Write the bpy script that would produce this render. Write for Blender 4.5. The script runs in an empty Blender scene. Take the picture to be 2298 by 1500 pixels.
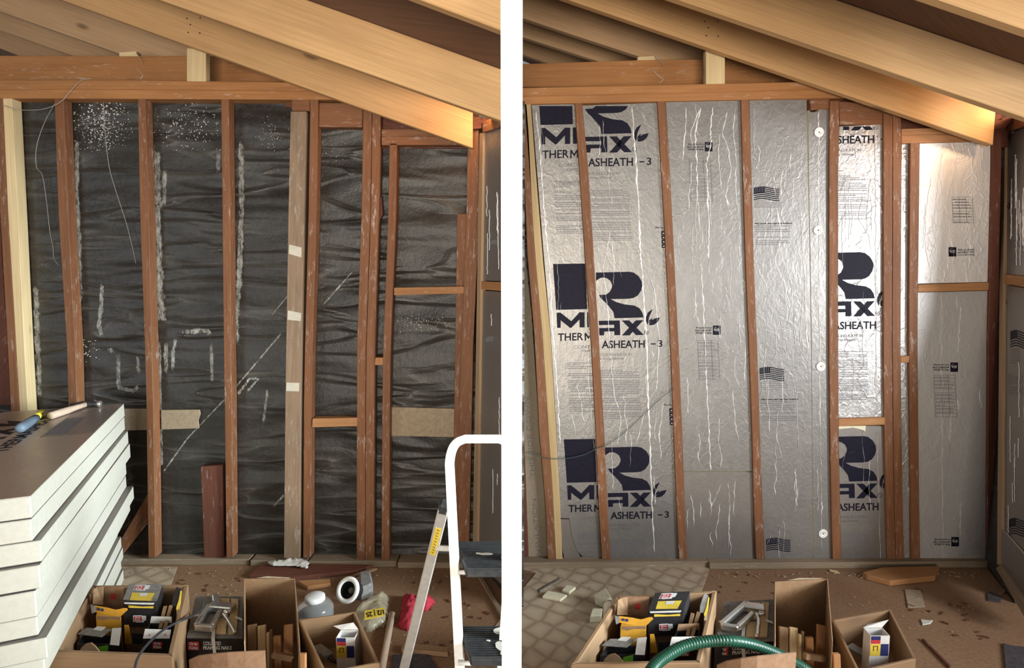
import bpy, bmesh, math, random
import numpy as np
from mathutils import Vector, Matrix
random.seed(7)
R = math.radians
SC = bpy.context.scene
COL = SC.collection
V = Vector

# ------------------------------------------------------------------ camera
FOC, PITCH, EYE = 1300.0, R(5.5), 1.56          # focal length in photo pixels, tilt, eye height (m)
cd = bpy.data.cameras.new('camera'); cam = bpy.data.objects.new('camera', cd); COL.objects.link(cam)
cd.sensor_width = 36.0; cd.lens = 36.0*FOC/2298.0; cd.clip_start = 0.05
cam.location = (0, 0, EYE); cam.rotation_euler = (R(90)-PITCH, 0, 0)
SC.camera = cam
# ------------------------------------------------------------------ world, lights, exposure
w = bpy.data.worlds.new('world'); SC.world = w; w.use_nodes = True
bg = w.node_tree.nodes['Background']; bg.inputs[0].default_value = (1.0, .93, .84, 1); bg.inputs[1].default_value = .38
def area(name, loc, target, sx, sy, energy, col):
    l = bpy.data.lights.new(name, 'AREA'); l.shape = 'RECTANGLE'; l.size = sx; l.size_y = sy; l.energy = energy; l.color = col
    o = bpy.data.objects.new(name, l); COL.objects.link(o); o.location = loc
    o.rotation_euler = (V(target)-V(loc)).to_track_quat('-Z', 'Y').to_euler()
    return o
area('unseen_light', (-.1, -3.2, 1.0), (0, 3, 2.75), 2.6, 1.6, 90, (1.0, .91, .78)).data.spread = R(78)  # unseen soft light behind the viewer, aimed up to keep the floor dim
area('unseen_light', (-4.3, -.9, 1.5), (-.6, 3, 1.0), 1.0, 1.4, 50, (.86, .95, 1.0))
area('unseen_light', (4.2, .1, 1.7), (-.3, 2.7, 1.2), 1.1, 1.3, 100, (.93, .97, 1.0)).data.spread = R(110)
area('unseen_light', (3.4, 1.25, 1.5), (-1.75, 2.3, .62), 1.0, 1.1, 40, (.84, .97, 1.0)).data.spread = R(38)  # added narrow beam from no visible source, brightens the side of the foam stack
# daylight leaking in through the open eaves between the last two rafters
area('eave_daylight', (-.115, 2.76, 2.33), (-.75, 2.97, 2.0), .22, .10, 3.6, (1.0, .56, .28))
area('eave_daylight', (2.50, 2.76, 2.33), (1.95, 3.0, 1.8), .22, .10, 16.0, (1.0, .62, .34))
SC.view_settings.view_transform = 'Standard'; SC.view_settings.look = 'None'
SC.view_settings.exposure = -0.55; SC.view_settings.gamma = 1.0; SC.view_settings.use_curve_mapping = False

# ------------------------------------------------------------------ measuring: sight lines from the photograph onto real planes
def sight(px, py):
    x, y = (px-1149)/FOC, (750-py)/FOC
    c, s = math.cos(PITCH), math.sin(PITCH)
    return V((x, c+y*s, -s+y*c))
def on_wall(px, py, Y):
    d = sight(px, py); return V((0, 0, EYE)) + d*(Y/d.y)
def on_level(px, py, Z):
    d = sight(px, py); return V((0, 0, EYE)) + d*((Z-EYE)/d.z)
def on_plane(px, py, p, n):
    d = sight(px, py); o = V((0, 0, EYE)); return o + d*((p-o).dot(n)/d.dot(n))

# ------------------------------------------------------------------ mesh helpers
class MB:
    def __init__(s): s.v = []; s.f = []; s.sm = []
    def add(s, vs, fs, smooth=False):
        b = len(s.v); s.v += [V(p) for p in vs]
        for f in fs: s.f.append(tuple(b+i for i in f)); s.sm.append(smooth)
        return s
    def prism(s, poly, d):
        """a flat outline pushed along d into a solid"""
        n = len(poly); d = V(d); P = [V(p) for p in poly]
        fs = [tuple(range(n))[::-1], tuple(range(n, 2*n))] + [(i, (i+1) % n, n+(i+1) % n, n+i) for i in range(n)]
        return s.add(P+[p+d for p in P], fs)
    def sheet(s, q, t):
        q = [V(p) for p in q]; n = (q[1]-q[0]).cross(q[-1]-q[0]).normalized()
        return s.prism([p-n*t*.5 for p in q], n*t)
    def bar(s, a, b, w, h, up=(0, 0, 1)):
        a, b = V(a), V(b); x = (b-a).normalized(); u = V(up)
        if abs(x.dot(u)) > .95: u = V((0, 1, 0))
        y = u.cross(x).normalized(); z = x.cross(y)
        q = [a-y*w/2-z*h/2, a+y*w/2-z*h/2, a+y*w/2+z*h/2, a-y*w/2+z*h/2]
        return s.prism(q, b-a)
    def tube(s, path, r, n=10, cap=True, smooth=True):
        P = [V(p) for p in path]; m = len(P); rs = r if isinstance(r, (list, tuple)) else [r]*m
        vs = []; up = V((.13, .2, 1)).normalized()
        for i, p in enumerate(P):
            t = (P[min(i+1, m-1)]-P[max(i-1, 0)]).normalized()
            a = t.cross(up)
            if a.length < .05: a = t.cross(V((1, 0, 0)))
            a.normalize(); b = t.cross(a)
            vs += [p+(a*math.cos(k*2*math.pi/n)+b*math.sin(k*2*math.pi/n))*rs[i] for k in range(n)]
        fs = [(i*n+k, i*n+(k+1) % n, (i+1)*n+(k+1) % n, (i+1)*n+k) for i in range(m-1) for k in range(n)]
        if cap: fs += [tuple(range(n))[::-1], tuple((m-1)*n+k for k in range(n))]
        return s.add(vs, fs, smooth)
    def lathe(s, prof, c, ax=(0, 0, 1), n=20, smooth=True):
        ax = V(ax).normalized(); a = ax.cross(V((0, 1, 0)) if abs(ax.y) < .9 else V((1, 0, 0))).normalized(); b = ax.cross(a); c = V(c)
        vs = [c+ax*z+(a*math.cos(k*2*math.pi/n)+b*math.sin(k*2*math.pi/n))*r for r, z in prof for k in range(n)]
        fs = [(i*n+k, i*n+(k+1) % n, (i+1)*n+(k+1) % n, (i+1)*n+k) for i in range(len(prof)-1) for k in range(n)]
        return s.add(vs, fs, smooth)
    def build(s, name, mat, parent=None, bevel=0, axis=None, loc=None):
        me = bpy.data.meshes.new(name); me.from_pydata([tuple(p) for p in s.v], [], s.f)
        me.polygons.foreach_set('use_smooth', s.sm)
        bm = bmesh.new(); bm.from_mesh(me)
        bmesh.ops.recalc_face_normals(bm, faces=bm.faces)
        if bevel: bmesh.ops.bevel(bm, geom=list(bm.edges), offset=bevel, segments=1, affect='EDGES', clamp_overlap=True)
        bm.to_mesh(me); bm.free()
        grain(me, axis)
        me.materials.append(mat)
        o = bpy.data.objects.new(name, me); COL.objects.link(o)
        if parent is not None:
            o.parent = parent
            o.matrix_parent_inverse = Matrix.Translation(-parent_origin(parent))
        return o
def parent_origin(p):
    return V(p.location) if p.type == 'EMPTY' else V((0, 0, 0))
def grain(me, axis=None):
    """stores, per vertex, the position along and across the piece's long axis, so wood grain follows each piece"""
    n = len(me.vertices); co = np.empty(n*3); me.vertices.foreach_get('co', co); co = co.reshape(n, 3)
    c = co.mean(0); d = co-c
    if axis is None:
        wv, ev = np.linalg.eigh(d.T @ d + np.eye(3)*1e-12); ax = ev[:, 2]; b = ev[:, 1]
    else:
        ax = np.array(V(axis).normalized()); t = np.array([0, 0, 1.]) if abs(ax[2]) < .9 else np.array([1., 0, 0]); b = np.cross(ax, t); b /= np.linalg.norm(b)
    cc = np.cross(ax, b)
    off = np.array([random.uniform(-20, 20) for _ in range(3)])
    g = np.stack([d@ax, d@b, d@cc], 1)+off
    at = me.attributes.new('gc', 'FLOAT_VECTOR', 'POINT'); at.data.foreach_set('vector', g.ravel().astype(np.float32))
def tag(o, label=None, cat=None, group=None, kind=None):
    if label: o['label'] = label
    if cat: o['category'] = cat
    if group: o['group'] = group
    if kind: o['kind'] = kind
    return o
def thing(name, loc, label=None, cat=None, group=None, kind=None):
    o = bpy.data.objects.new(name, None); COL.objects.link(o); o.location = loc; o.empty_display_size = .05
    return tag(o, label, cat, group, kind)

# ------------------------------------------------------------------ materials
def new_mat(name):
    m = bpy.data.materials.new(name); m.use_nodes = True
    return m, m.node_tree, m.node_tree.nodes['Principled BSDF']
def nd(t, typ, **kw):
    n = t.nodes.new(typ)
    for k, v in kw.items():
        if k.startswith('i_'):
            key = k[2:]; key = int(key) if key.isdigit() else key.replace('_', ' ')
            n.inputs[key].default_value = v
        else: setattr(n, k, v)
    return n
def mapped(t, scale, attr=True):
    if attr: c = nd(t, 'ShaderNodeAttribute', attribute_name='gc').outputs['Vector']
    else: c = nd(t, 'ShaderNodeTexCoord').outputs['Object']
    m = nd(t, 'ShaderNodeMapping'); m.inputs['Scale'].default_value = scale
    t.links.new(c, m.inputs['Vector']); return m.outputs['Vector']
def ramp(t, fac, stops):
    r = nd(t, 'ShaderNodeValToRGB'); t.links.new(fac, r.inputs[0]); e = r.color_ramp.elements
    while len(e) < len(stops): e.new(.5)
    for i, (p, c) in enumerate(stops): e[i].position = p; e[i].color = (c if len(c) == 4 else (*c, 1))
    return r.outputs[0]
def noise(t, vec, scale, detail=4, rough=.55, dist=0):
    n = nd(t, 'ShaderNodeTexNoise'); n.inputs['Scale'].default_value = scale; n.inputs['Detail'].default_value = detail
    n.inputs['Roughness'].default_value = rough; n.inputs['Distortion'].default_value = dist
    t.links.new(vec, n.inputs['Vector']); return n.outputs['Fac']
def mixc(t, fac, a, b, blend='MIX'):
    m = nd(t, 'ShaderNodeMix', data_type='RGBA', blend_type=blend)
    for s, x in ((0, fac), (6, a), (7, b)):
        if isinstance(x, (int, float)): m.inputs[s].default_value = x
        elif isinstance(x, tuple): m.inputs[s].default_value = (*x, 1) if len(x) == 3 else x
        else: t.links.new(x, m.inputs[s])
    return m.outputs[2]
def bump(t, b, h, strength, dist=.002):
    n = nd(t, 'ShaderNodeBump'); n.inputs['Strength'].default_value = strength; n.inputs['Distance'].default_value = dist
    t.links.new(h, n.inputs['Height']); t.links.new(n.outputs[0], b.inputs['Normal'])
def plain(name, col, rough=.6, metal=0, speck=0, spec=.4):
    m, t, b = new_mat(name)
    b.inputs['Roughness'].default_value = rough; b.inputs['Metallic'].default_value = metal; b.inputs['Specular IOR Level'].default_value = spec
    n = noise(t, mapped(t, (1, 1, 1), False), 60, 3)
    k = speck or .08
    t.links.new(ramp(t, n, [(.3, tuple(x*(1-k) for x in col)), (.7, tuple(min(1, x*(1+k)) for x in col))]), b.inputs['Base Color'])
    return m
def wood(name, col, dark, contrast=1.0, plaster=0, rough=.65, knots=True, dirt=0):
    m, t, b = new_mat(name)
    g = mapped(t, (1.2, 26, 26)); n1 = noise(t, g, 2.2, 5, .6, .6)
    g2 = mapped(t, (3, 160, 160)); n2 = noise(t, g2, 1.0, 3)
    c = ramp(t, n1, [(.5-.22/contrast, dark), (.5+.18/contrast, col)])
    c = mixc(t, .35, c, ramp(t, n2, [(.35, tuple(x*.72 for x in col)), (.65, tuple(min(1, x*1.12) for x in col))]))
    if knots:
        vo = nd(t, 'ShaderNodeTexVoronoi'); vo.inputs['Scale'].default_value = 1.0
        t.links.new(mapped(t, (2.2, 5.5, 5.5)), vo.inputs['Vector'])
        c = mixc(t, ramp(t, vo.outputs['Distance'], [(.05, (.8,)*3), (.11, (0, 0, 0))]), c, tuple(x*.4 for x in dark))
    lo = noise(t, mapped(t, (.9, 3, 3)), 1.6, 3)
    c = mixc(t, .5, c, ramp(t, lo, [(.3, (.62, .58, .56)), (.7, (1, 1, 1))]), 'MULTIPLY')
    if dirt:
        d = noise(t, mapped(t, (1.5, 6, 6)), 2.5, 5, .7)
        c = mixc(t, ramp(t, d, [(.5-.1*dirt, (0, 0, 0)), (.72, (.6*dirt,)*3)]), c, (.05, .04, .035))
    if plaster:
        p1 = noise(t, mapped(t, (9, 45, 45)), 1.4, 6, .75); p2 = noise(t, mapped(t, (1, 1, 1)), 2.2, 2)
        f = mixc(t, 1.0, ramp(t, p1, [(.60-.05*plaster, (0, 0, 0)), (.74-.04*plaster, (.8,)*3)]), ramp(t, p2, [(.38, (.15,)*3), (.62, (1,)*3)]), 'MULTIPLY')
        c = mixc(t, f, c, (.55, .50, .45))
    t.links.new(c, b.inputs['Base Color'])
    b.inputs['Roughness'].default_value = rough; b.inputs['Specular IOR Level'].default_value = .3
    bump(t, b, n2, .25, .001)
    return m
M = {}
M['fir'] = wood('new fir lumber', (.66, .41, .195), (.54, .31, .13), .8)
M['fir_far'] = wood('lightened far fir lumber', (.66, .43, .25), (.55, .34, .18), .8)  # same fir as the near rafters, colour lightened to lift the dim far ones
M['plate'] = wood('orange framing lumber', (.44, .205, .075), (.33, .135, .045), 1, .4)
M['old'] = wood('old reddish stud lumber', (.255, .108, .046), (.165, .066, .030), 1, 1.0, .6, False)
M['oldg'] = wood('old grey brown lumber', (.33, .23, .15), (.23, .15, .095), 1, 1.0, .6, False, .5)
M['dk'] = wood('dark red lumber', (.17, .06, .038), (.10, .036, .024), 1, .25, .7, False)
M['fresh'] = wood('fresh yellow pine', (.78, .62, .36), (.66, .47, .24), .9)
M['fresh_r'] = wood('yellow pine stud', (.56, .41, .21), (.44, .30, .14), .9)
M['block'] = wood('orange blocking lumber', (.46, .23, .095), (.36, .16, .065), 1, .25)
M['deck'] = wood('dark roof deck', (.20, .11, .07), (.13, .07, .045), 1, 0, .8, False)
M['crate'] = wood('crate pine', (.36, .225, .125), (.26, .155, .083), 1, 0, .7, True)
M['tan'] = plain('tan board', (.36, .28, .19), .8, 0, .15)
M['card'] = plain('brown cardboard', (.31, .19, .103), .85, 0, .12)
M['card2'] = plain('dark brown cardboard', (.27, .15, .085), .85, 0, .15)
M['white_paint'] = plain('white border paint', (.96, .96, .96), .55, 0, .01)
M['white_metal'] = plain('white enamel', (.82, .81, .77), .35)
M['alu'] = plain('dull aluminium', (.66, .64, .60), .45, .55)
M['chrome'] = plain('chrome steel', (.75, .75, .73), .22, .9)
M['steel'] = plain('blued steel', (.10, .10, .11), .35, .8)
M['black'] = plain('black printed card', (.022, .02, .022), .5, 0, .3)
M['grey_card'] = plain('dusty grey card', (.22, .21, .20), .7, 0, .2)
M['white_card'] = plain('white card', (.68, .66, .64), .7)
M['yellow'] = plain('yellow print', (.72, .52, .06), .6)
M['amber'] = plain('amber card', (.66, .32, .03), .6)
M['red'] = plain('red print', (.50, .035, .035), .6)
M['green'] = plain('green print', (.14, .42, .03), .6)
M['blue'] = plain('navy print', (.02, .025, .12), .55)
M['ink'] = plain('navy black ink', (.008, .007, .018), .55, 0, .3, .15)
M['ink_grey'] = plain('grey ink', (.16, .15, .16), .6)
M['white_ink'] = plain('white ink', (.7, .7, .7), .6)
M['rubber'] = plain('black rubber', (.04, .042, .045), .55, 0, .3)
M['grip'] = plain('blue grey grip', (.14, .19, .25), .5)
M['yplastic'] = plain('yellow plastic', (.78, .68, .06), .45)
M['hose'] = plain('green hose plastic', (.010, .062, .036), .38)
M['cable'] = plain('black cable', (.035, .035, .04), .5)
M['wire'] = plain('thin grey wire', (.42, .40, .36), .45, .4)
M['gwire'] = plain('thin dark green wire', (.05, .085, .08), .5)
M['redcloth'] = plain('red cloth', (.42, .03, .05), .9, 0, .3)
M['dcloth'] = plain('dark grey cloth', (.06, .05, .055), .9, 0, .3)
M['foam'] = plain('foam board core', (.52, .50, .43), .75, 0, .05)
M['foam_y'] = plain('pale yellow foam', (.72, .68, .50), .8, 0, .06)
M['dowel'] = plain('pale pinkish wood', (.56, .42, .32), .6)
M['plaster'] = plain('plaster spatter', (.66, .64, .58), .6)
M['chip'] = plain('pale chips', (.46, .38, .28), .8)
M['sun_patch'] = plain('pale painted sunlight', (.55, .51, .42), .6)  # sunlight on the stud, painted as a pale patch
M['trim'] = wood('pale trim strip', (.48, .33, .20), (.36, .23, .13), 1, .5)
M['sole'] = wood('dusty sole plate', (.31, .24, .165), (.22, .16, .105), 1, .7, .8, False)
M['gyp'] = plain('tan gypsum paper', (.29, .235, .165), .85)

def foil(name, col, rough, wr=1.0, tint=.25, metal=.62, warm=None):
    m, t, b = new_mat(name)
    oc = mapped(t, (1, 1, 1), False)
    n1 = noise(t, mapped(t, (9, 9, 5), False), 2.2, 6, .62, .5)
    n2 = noise(t, mapped(t, (1, 1, 1), False), 2.0, 3)
    v = nd(t, 'ShaderNodeTexVoronoi', feature='DISTANCE_TO_EDGE'); v.inputs['Scale'].default_value = 1
    dn = nd(t, 'ShaderNodeTexNoise'); dn.inputs['Scale'].default_value = 14; t.links.new(oc, dn.inputs['Vector'])
    ma = nd(t, 'ShaderNodeVectorMath', operation='MULTIPLY_ADD'); ma.inputs[1].default_value = (.12, .12, .12)
    t.links.new(dn.outputs['Color'], ma.inputs[0]); t.links.new(oc, ma.inputs[2])
    mp = nd(t, 'ShaderNodeMapping'); mp.inputs['Scale'].default_value = (9, 9, 3.2); t.links.new(ma.outputs[0], mp.inputs['Vector']); t.links.new(mp.outputs[0], v.inputs['Vector'])
    cr = ramp(t, v.outputs['Distance'], [(0, (1, 1, 1)), (.05, (0, 0, 0))])
    fine = noise(t, mapped(t, (60, 60, 45), False), 1.0, 4, .6)
    c = mixc(t, tint, tuple(col), ramp(t, n2, [(.3, (.55, .53, .52)), (.7, (1, .98, .95))]), 'MULTIPLY')
    t.links.new(c, b.inputs['Base Color'])
    b.inputs['Metallic'].default_value = metal
    rr = nd(t, 'ShaderNodeMapRange'); rr.inputs['To Min'].default_value = rough-.08; rr.inputs['To Max'].default_value = rough+.12
    t.links.new(n1, rr.inputs[0]); t.links.new(rr.outputs[0], b.inputs['Roughness'])
    h = mixc(t, .35, n1, fine); h = mixc(t, .10*wr, h, cr, 'ADD')
    bump(t, b, h, .60*wr, .006)
    return m
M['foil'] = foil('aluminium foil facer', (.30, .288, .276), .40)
M['foil_b'] = foil('crumpled lit foil facer', (.50, .49, .485), .36, 1.9)  # crumpled foil, colour raised for the light falling on these boards
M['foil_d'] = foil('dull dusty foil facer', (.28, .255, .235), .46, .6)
M['foil_c'] = foil('brightly lit foil facer', (.86, .84, .83), .48, 1.9, .2, .35)  # same foil, reflected light of the corner put into a brighter colour
M['foil_s'] = foil('partly lit foil facer', (.56, .54, .53), .46, 1.2, .25, .4)  # same foil again, lightened less for the lower corner board
M['foil_top'] = foil('brownish foil facer', (.40, .32, .265), .30, .3, .4, .25)
M['crease'] = plain('creased foil ridge', (.95, .94, .92), .35, .35)  # ridges paler than the foil, their glint put into the colour

def tar_paper():
    m, t, b = new_mat('black building paper')
    n1 = noise(t, mapped(t, (1.3, 1.3, 5.2), False), 1.1, 1.2, .4, .8)
    n2 = noise(t, mapped(t, (40, 40, 40), False), 1.0, 5, .7)
    n3 = noise(t, mapped(t, (1.6, 1.6, 2.4), False), 1.2, 5, .6)
    c = ramp(t, n2, [(.35, (.016, .013, .011)), (.75, (.031, .027, .023))])
    sc = noise(t, mapped(t, (2.2, 2.2, 12), False), 1.2, 3, .5, 1.2)
    dust = mixc(t, 1.0, ramp(t, sc, [(.52, (0, 0, 0)), (.60, (.035,)*3), (.75, (.02,)*3)]), ramp(t, n3, [(.35, (.25,)*3), (.65, (1,)*3)]), 'MULTIPLY')
    c = mixc(t, dust, c, (.42, .40, .37))
    t.links.new(c, b.inputs['Base Color'])
    rr = nd(t, 'ShaderNodeMapRange'); rr.inputs['To Min'].default_value = .30; rr.inputs['To Max'].default_value = .50
    t.links.new(n3, rr.inputs[0]); t.links.new(rr.outputs[0], b.inputs['Roughness'])
    b.inputs['Specular IOR Level'].default_value = .38
    n4 = noise(t, mapped(t, (1.0, 1.0, 6.2), False), 1.2, 1.5, .4, .6)
    sb = nd(t, 'ShaderNodeMath', operation='SUBTRACT'); t.links.new(n4, sb.inputs[0]); sb.inputs[1].default_value = .5
    ab = nd(t, 'ShaderNodeMath', operation='ABSOLUTE'); t.links.new(sb.outputs[0], ab.inputs[0])
    rid = ramp(t, ab.outputs[0], [(0, (1, 1, 1)), (.018, (.45,)*3), (.06, (0, 0, 0))])
    b.inputs['Specular IOR Level'].default_value = .55
    crest_glint = mixc(t, mixc(t, 1.0, rid, ramp(t, n3, [(.38, (.03,)*3), (.62, (.17,)*3)]), 'MULTIPLY'), c, (.40, .38, .34))  # highlights along the wrinkle crests painted into the paper's colour
    t.links.new(crest_glint, b.inputs['Base Color'])
    wv = mixc(t, .05, mixc(t, .13, n1, rid), n2)
    bump(t, b, wv, .8, .07)
    return m
M['tar'] = tar_paper()
def streak():
    m, t, b = new_mat('whitish residue with painted gloss')
    b.inputs['Base Color'].default_value = (.72, .72, .66, 1); b.inputs['Roughness'].default_value = .4
    n = noise(t, mapped(t, (55, 55, 26), False), 1.0, 5, .75)
    e = nd(t, 'ShaderNodeAttribute', attribute_name='edge').outputs['Fac']
    mm = nd(t, 'ShaderNodeMath', operation='ADD'); t.links.new(n, mm.inputs[0]); t.links.new(e, mm.inputs[1])
    t.links.new(ramp(t, mm.outputs[0], [(.50, (0, 0, 0)), (.85, (.68,)*3)]), b.inputs['Alpha'])
    return m
M['streak'] = streak()
def floor_mats():
    m, t, b = new_mat('particle board subfloor')
    n = noise(t, mapped(t, (70, 70, 70), False), 1.0, 5, .7); l = noise(t, mapped(t, (1.3, 1.3, 1.3), False), 1.5, 4)
    c = ramp(t, n, [(.3, (.205, .12, .064)), (.7, (.335, .205, .115))])
    c = mixc(t, .55, c, ramp(t, l, [(.35, (.72, .55, .48)), (.65, (1, 1, 1))]), 'MULTIPLY')
    t.links.new(c, b.inputs['Base Color']); b.inputs['Roughness'].default_value = .8; bump(t, b, n, .3, .002)
    M['floor'] = m
    m, t, b = new_mat('patterned vinyl flooring')
    mp = nd(t, 'ShaderNodeMapping'); mp.inputs['Scale'].default_value = (10.5, 10.5, 10.5); mp.inputs['Rotation'].default_value = (0, 0, R(38))
    dn = nd(t, 'ShaderNodeTexNoise'); dn.inputs['Scale'].default_value = 12; dn.inputs['Detail'].default_value = 4
    oc = nd(t, 'ShaderNodeTexCoord').outputs['Object']; t.links.new(oc, dn.inputs['Vector'])
    ma = nd(t, 'ShaderNodeVectorMath', operation='MULTIPLY_ADD'); ma.inputs[1].default_value = (.02, .02, 0)
    t.links.new(dn.outputs['Color'], ma.inputs[0]); t.links.new(oc, ma.inputs[2]); t.links.new(ma.outputs[0], mp.inputs['Vector'])
    v = nd(t, 'ShaderNodeTexVoronoi', feature='DISTANCE_TO_EDGE', voronoi_dimensions='2D'); v.inputs['Scale'].default_value = 1; v.inputs['Randomness'].default_value = .35
    t.links.new(mp.outputs[0], v.inputs['Vector'])
    c = ramp(t, v.outputs['Distance'], [(.0, (.33, .25, .175)), (.06, (.40, .315, .225)), (.16, (.49, .40, .29)), (.4, (.56, .47, .345))])
    l = noise(t, mapped(t, (2, 2, 2), False), 2.0, 5, .65)
    c = mixc(t, .45, c, ramp(t, l, [(.35, (.70, .62, .56)), (.65, (1, 1, 1))]), 'MULTIPLY')
    t.links.new(c, b.inputs['Base Color']); b.inputs['Roughness'].default_value = .42; bump(t, b, v.outputs['Distance'], .15, .002)
    M['vinyl'] = m
floor_mats()
def clear_plastic():
    m, t, b = new_mat('clear plastic'); b.inputs['Base Color'].default_value = (.75, .76, .74, 1); b.inputs['Roughness'].default_value = .12
    b.inputs['Alpha'].default_value = .18; b.inputs['Specular IOR Level'].default_value = .6; M['clear'] = m
    m, t, b = new_mat('cloudy plastic bag'); b.inputs['Base Color'].default_value = (.62, .55, .38, 1); b.inputs['Roughness'].default_value = .2
    n = noise(t, mapped(t, (18, 18, 18), False), 1.0, 4); t.links.new(ramp(t, n, [(.3, (.15,)*3), (.7, (.6,)*3)]), b.inputs['Alpha']); M['bag'] = m
clear_plastic()

# ------------------------------------------------------------------ lettering and print
_font = {}
def glyphs(body, bold):
    k = (body, bold)
    if k not in _font:
        cu = bpy.data.curves.new('text', 'FONT'); cu.body = body; cu.size = 1; cu.offset = bold; cu.resolution_u = 3
        o = bpy.data.objects.new('text', cu); COL.objects.link(o)
        dg = bpy.context.evaluated_depsgraph_get(); me = bpy.data.meshes.new_from_object(o.evaluated_get(dg))
        vs = [(v.co.x, v.co.y) for v in me.vertices]; fs = [tuple(p.vertices) for p in me.polygons]
        bpy.data.objects.remove(o); bpy.data.curves.remove(cu); bpy.data.meshes.remove(me)
        x0 = min(v[0] for v in vs); x1 = max(v[0] for v in vs); y0 = min(v[1] for v in vs); y1 = max(v[1] for v in vs)
        _font[k] = ([((x-x0)/(x1-x0), (y-y0)/(y1-y0)) for x, y in vs], fs)
    return _font[k]
def text(mb, body, bl, br, tl, bold=0.0):
    vs, fs = glyphs(body, bold); bl, br, tl = V(bl), V(br), V(tl)
    mb.add([bl+(br-bl)*x+(tl-bl)*y for x, y in vs], fs)
def clip(o, planes):
    bm = bmesh.new(); bm.from_mesh(o.data)
    for p, n in planes:
        bmesh.ops.bisect_plane(bm, geom=list(bm.verts)+list(bm.edges)+list(bm.faces), plane_co=p, plane_no=n, clear_outer=True)
    bm.to_mesh(o.data); bm.free()
    if not o.data.vertices: bpy.data.objects.remove(o); return None
    return o
def lerp(a, b, t): return a+(b-a)*t
def interp(pts, y):
    """x at height y on a poly-line of (y, x)"""
    if y <= pts[0][0]: return pts[0][1]+(pts[1][1]-pts[0][1])*(y-pts[0][0])/(pts[1][0]-pts[0][0])
    for (a, b), (c, d) in zip(pts, pts[1:]):
        if y <= c: return b+(d-b)*(y-a)/(c-a)
    (a, b), (c, d) = pts[-2:]; return b+(d-b)*(y-a)/(c-a)

# ================================================================== STRUCTURE
Y0 = 3.02           # front face of the back-wall studs
YP = 3.085          # black paper behind them
def struct(name, mb, mat, parent=None):
    o = mb.build(name, mat, parent)
    if parent is None: o['kind'] = 'structure'
    return o
fl = MB().prism([(-4.2, -.4, 0), (3.6, -.4, 0), (3.6, 5.4, 0), (-4.2, 5.4, 0)], (0, 0, -.04)); floor = struct('floor', fl, M['floor'])
# vinyl sheets left lying on the subfloor
def vinyl(pts):
    o = MB().prism([on_level(x, y, .0) for x, y in pts], (0, 0, .004)).build('vinyl_sheet', M['vinyl'], floor)
    o['label'] = 'patterned beige vinyl sheet left on the subfloor'
vinyl([(-420, 1272), (398, 1274), (382, 1318), (330, 1420), (-420, 1420)])
vinyl([(1150, 1273), (1594, 1273), (1578, 1320), (1560, 1352), (1470, 1500), (1440, 1560), (1000, 1560), (1168, 1330), (1203, 1288)])
MB().prism([on_level(x, y, .0) for x, y in [(1150, 1286), (1203, 1288), (1168, 1330), (1150, 1332)]], (0, 0, .002)).build('dark_opening_strip', M['deck'], floor)  # dark strip laid on the floor in place of a shaded opening

# ---- back walls -----------------------------------------------------------------
def wall_part(name, poly, Y, depth, mat, parent, label=None, bev=.002):
    o = MB().prism([on_wall(x, y, Y) for x, y in poly], (0, depth, 0)).build(name, mat, parent, bev)
    if label: o['label'] = label
    return o
def stud(parent, cl, cr, y0, y1, mat, Y=Y0, depth=.06, label=None, name='stud'):
    ys = [y0]+[y for y, _ in cl if y0+8 < y < y1-8]+[y1]
    poly = [(interp(cl, y), y) for y in ys]+[(interp(cr, y), y) for y in reversed(ys)]
    return wall_part(name, poly, Y, depth, mat, parent, label)
def sides(*rows):
    return [(y, a) for y, a, b in rows], [(y, b) for y, a, b in rows]

wl = struct('wall_back', MB().prism([on_wall(-420, 205, YP), on_wall(1075, 205, YP), on_wall(1075, 1262, YP), on_wall(-420, 1262, YP)], (0, .02, 0)), M['tar'])
wl['label'] = 'back wall of open studs over black building paper'
Ls = {}
Ls['a'] = sides((220, -11, 7), (480, 0, 18), (780, 17, 36), (900, 23, 43), (1255, 42, 62))
Ls['b'] = sides((218, 6, 26), (480, 18, 40), (780, 36, 55), (900, 43, 62), (1255, 62, 81))
Ls['c'] = sides((222, 122, 142), (480, 131, 152), (780, 150, 169), (900, 153, 172), (1255, 163, 181))
Ls['d'] = sides((222, 309, 326), (480, 314, 333), (780, 325, 341), (900, 328, 344), (1255, 333, 349))
Ls['e'] = sides((222, 496, 513), (480, 499, 516), (780, 502, 518), (900, 504, 520), (1255, 508, 523))
Ls['f'] = sides((250, 652, 688), (480, 647, 682), (780, 642, 677), (900, 640, 675), (1255, 637, 672))
Ls['g'] = sides((235, 696, 714), (480, 692, 710), (780, 684, 701), (900, 682, 699), (1255, 680, 697))
Ls['h'] = sides((230, 815, 835), (480, 811, 831), (780, 801, 821), (900, 801, 820), (1262, 800, 818))
Ls['i'] = sides((230, 836, 855), (480, 832, 850), (780, 822, 841), (900, 821, 840), (1262, 819, 838))
Ls['j'] = sides((322, 874, 891), (480, 871, 889), (780, 860, 877), (900, 858, 875), (1262, 856, 873))
Ls['k'] = sides((268, 1050, 1084), (480, 1047, 1076), (780, 1036, 1062), (900, 1032, 1060), (1268, 1026, 1052))
for k, mat, y0, lab in (('a', 'old', 215, None), ('b', 'fresh', 218, 'new pale yellow stud'), ('c', 'old', 222, None), ('d', 'old', 222, None), ('e', 'old', 222, None),
                        ('g', 'old', 222, None), ('h', 'old', 230, None), ('i', 'old', 230, None), ('j', 'old', 322, None), ('k', 'old', 262, None)):
    stud(wl, *Ls[k], y0, 1252 if k in 'abcdeg' else 1262, M[mat], label=lab)
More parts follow.
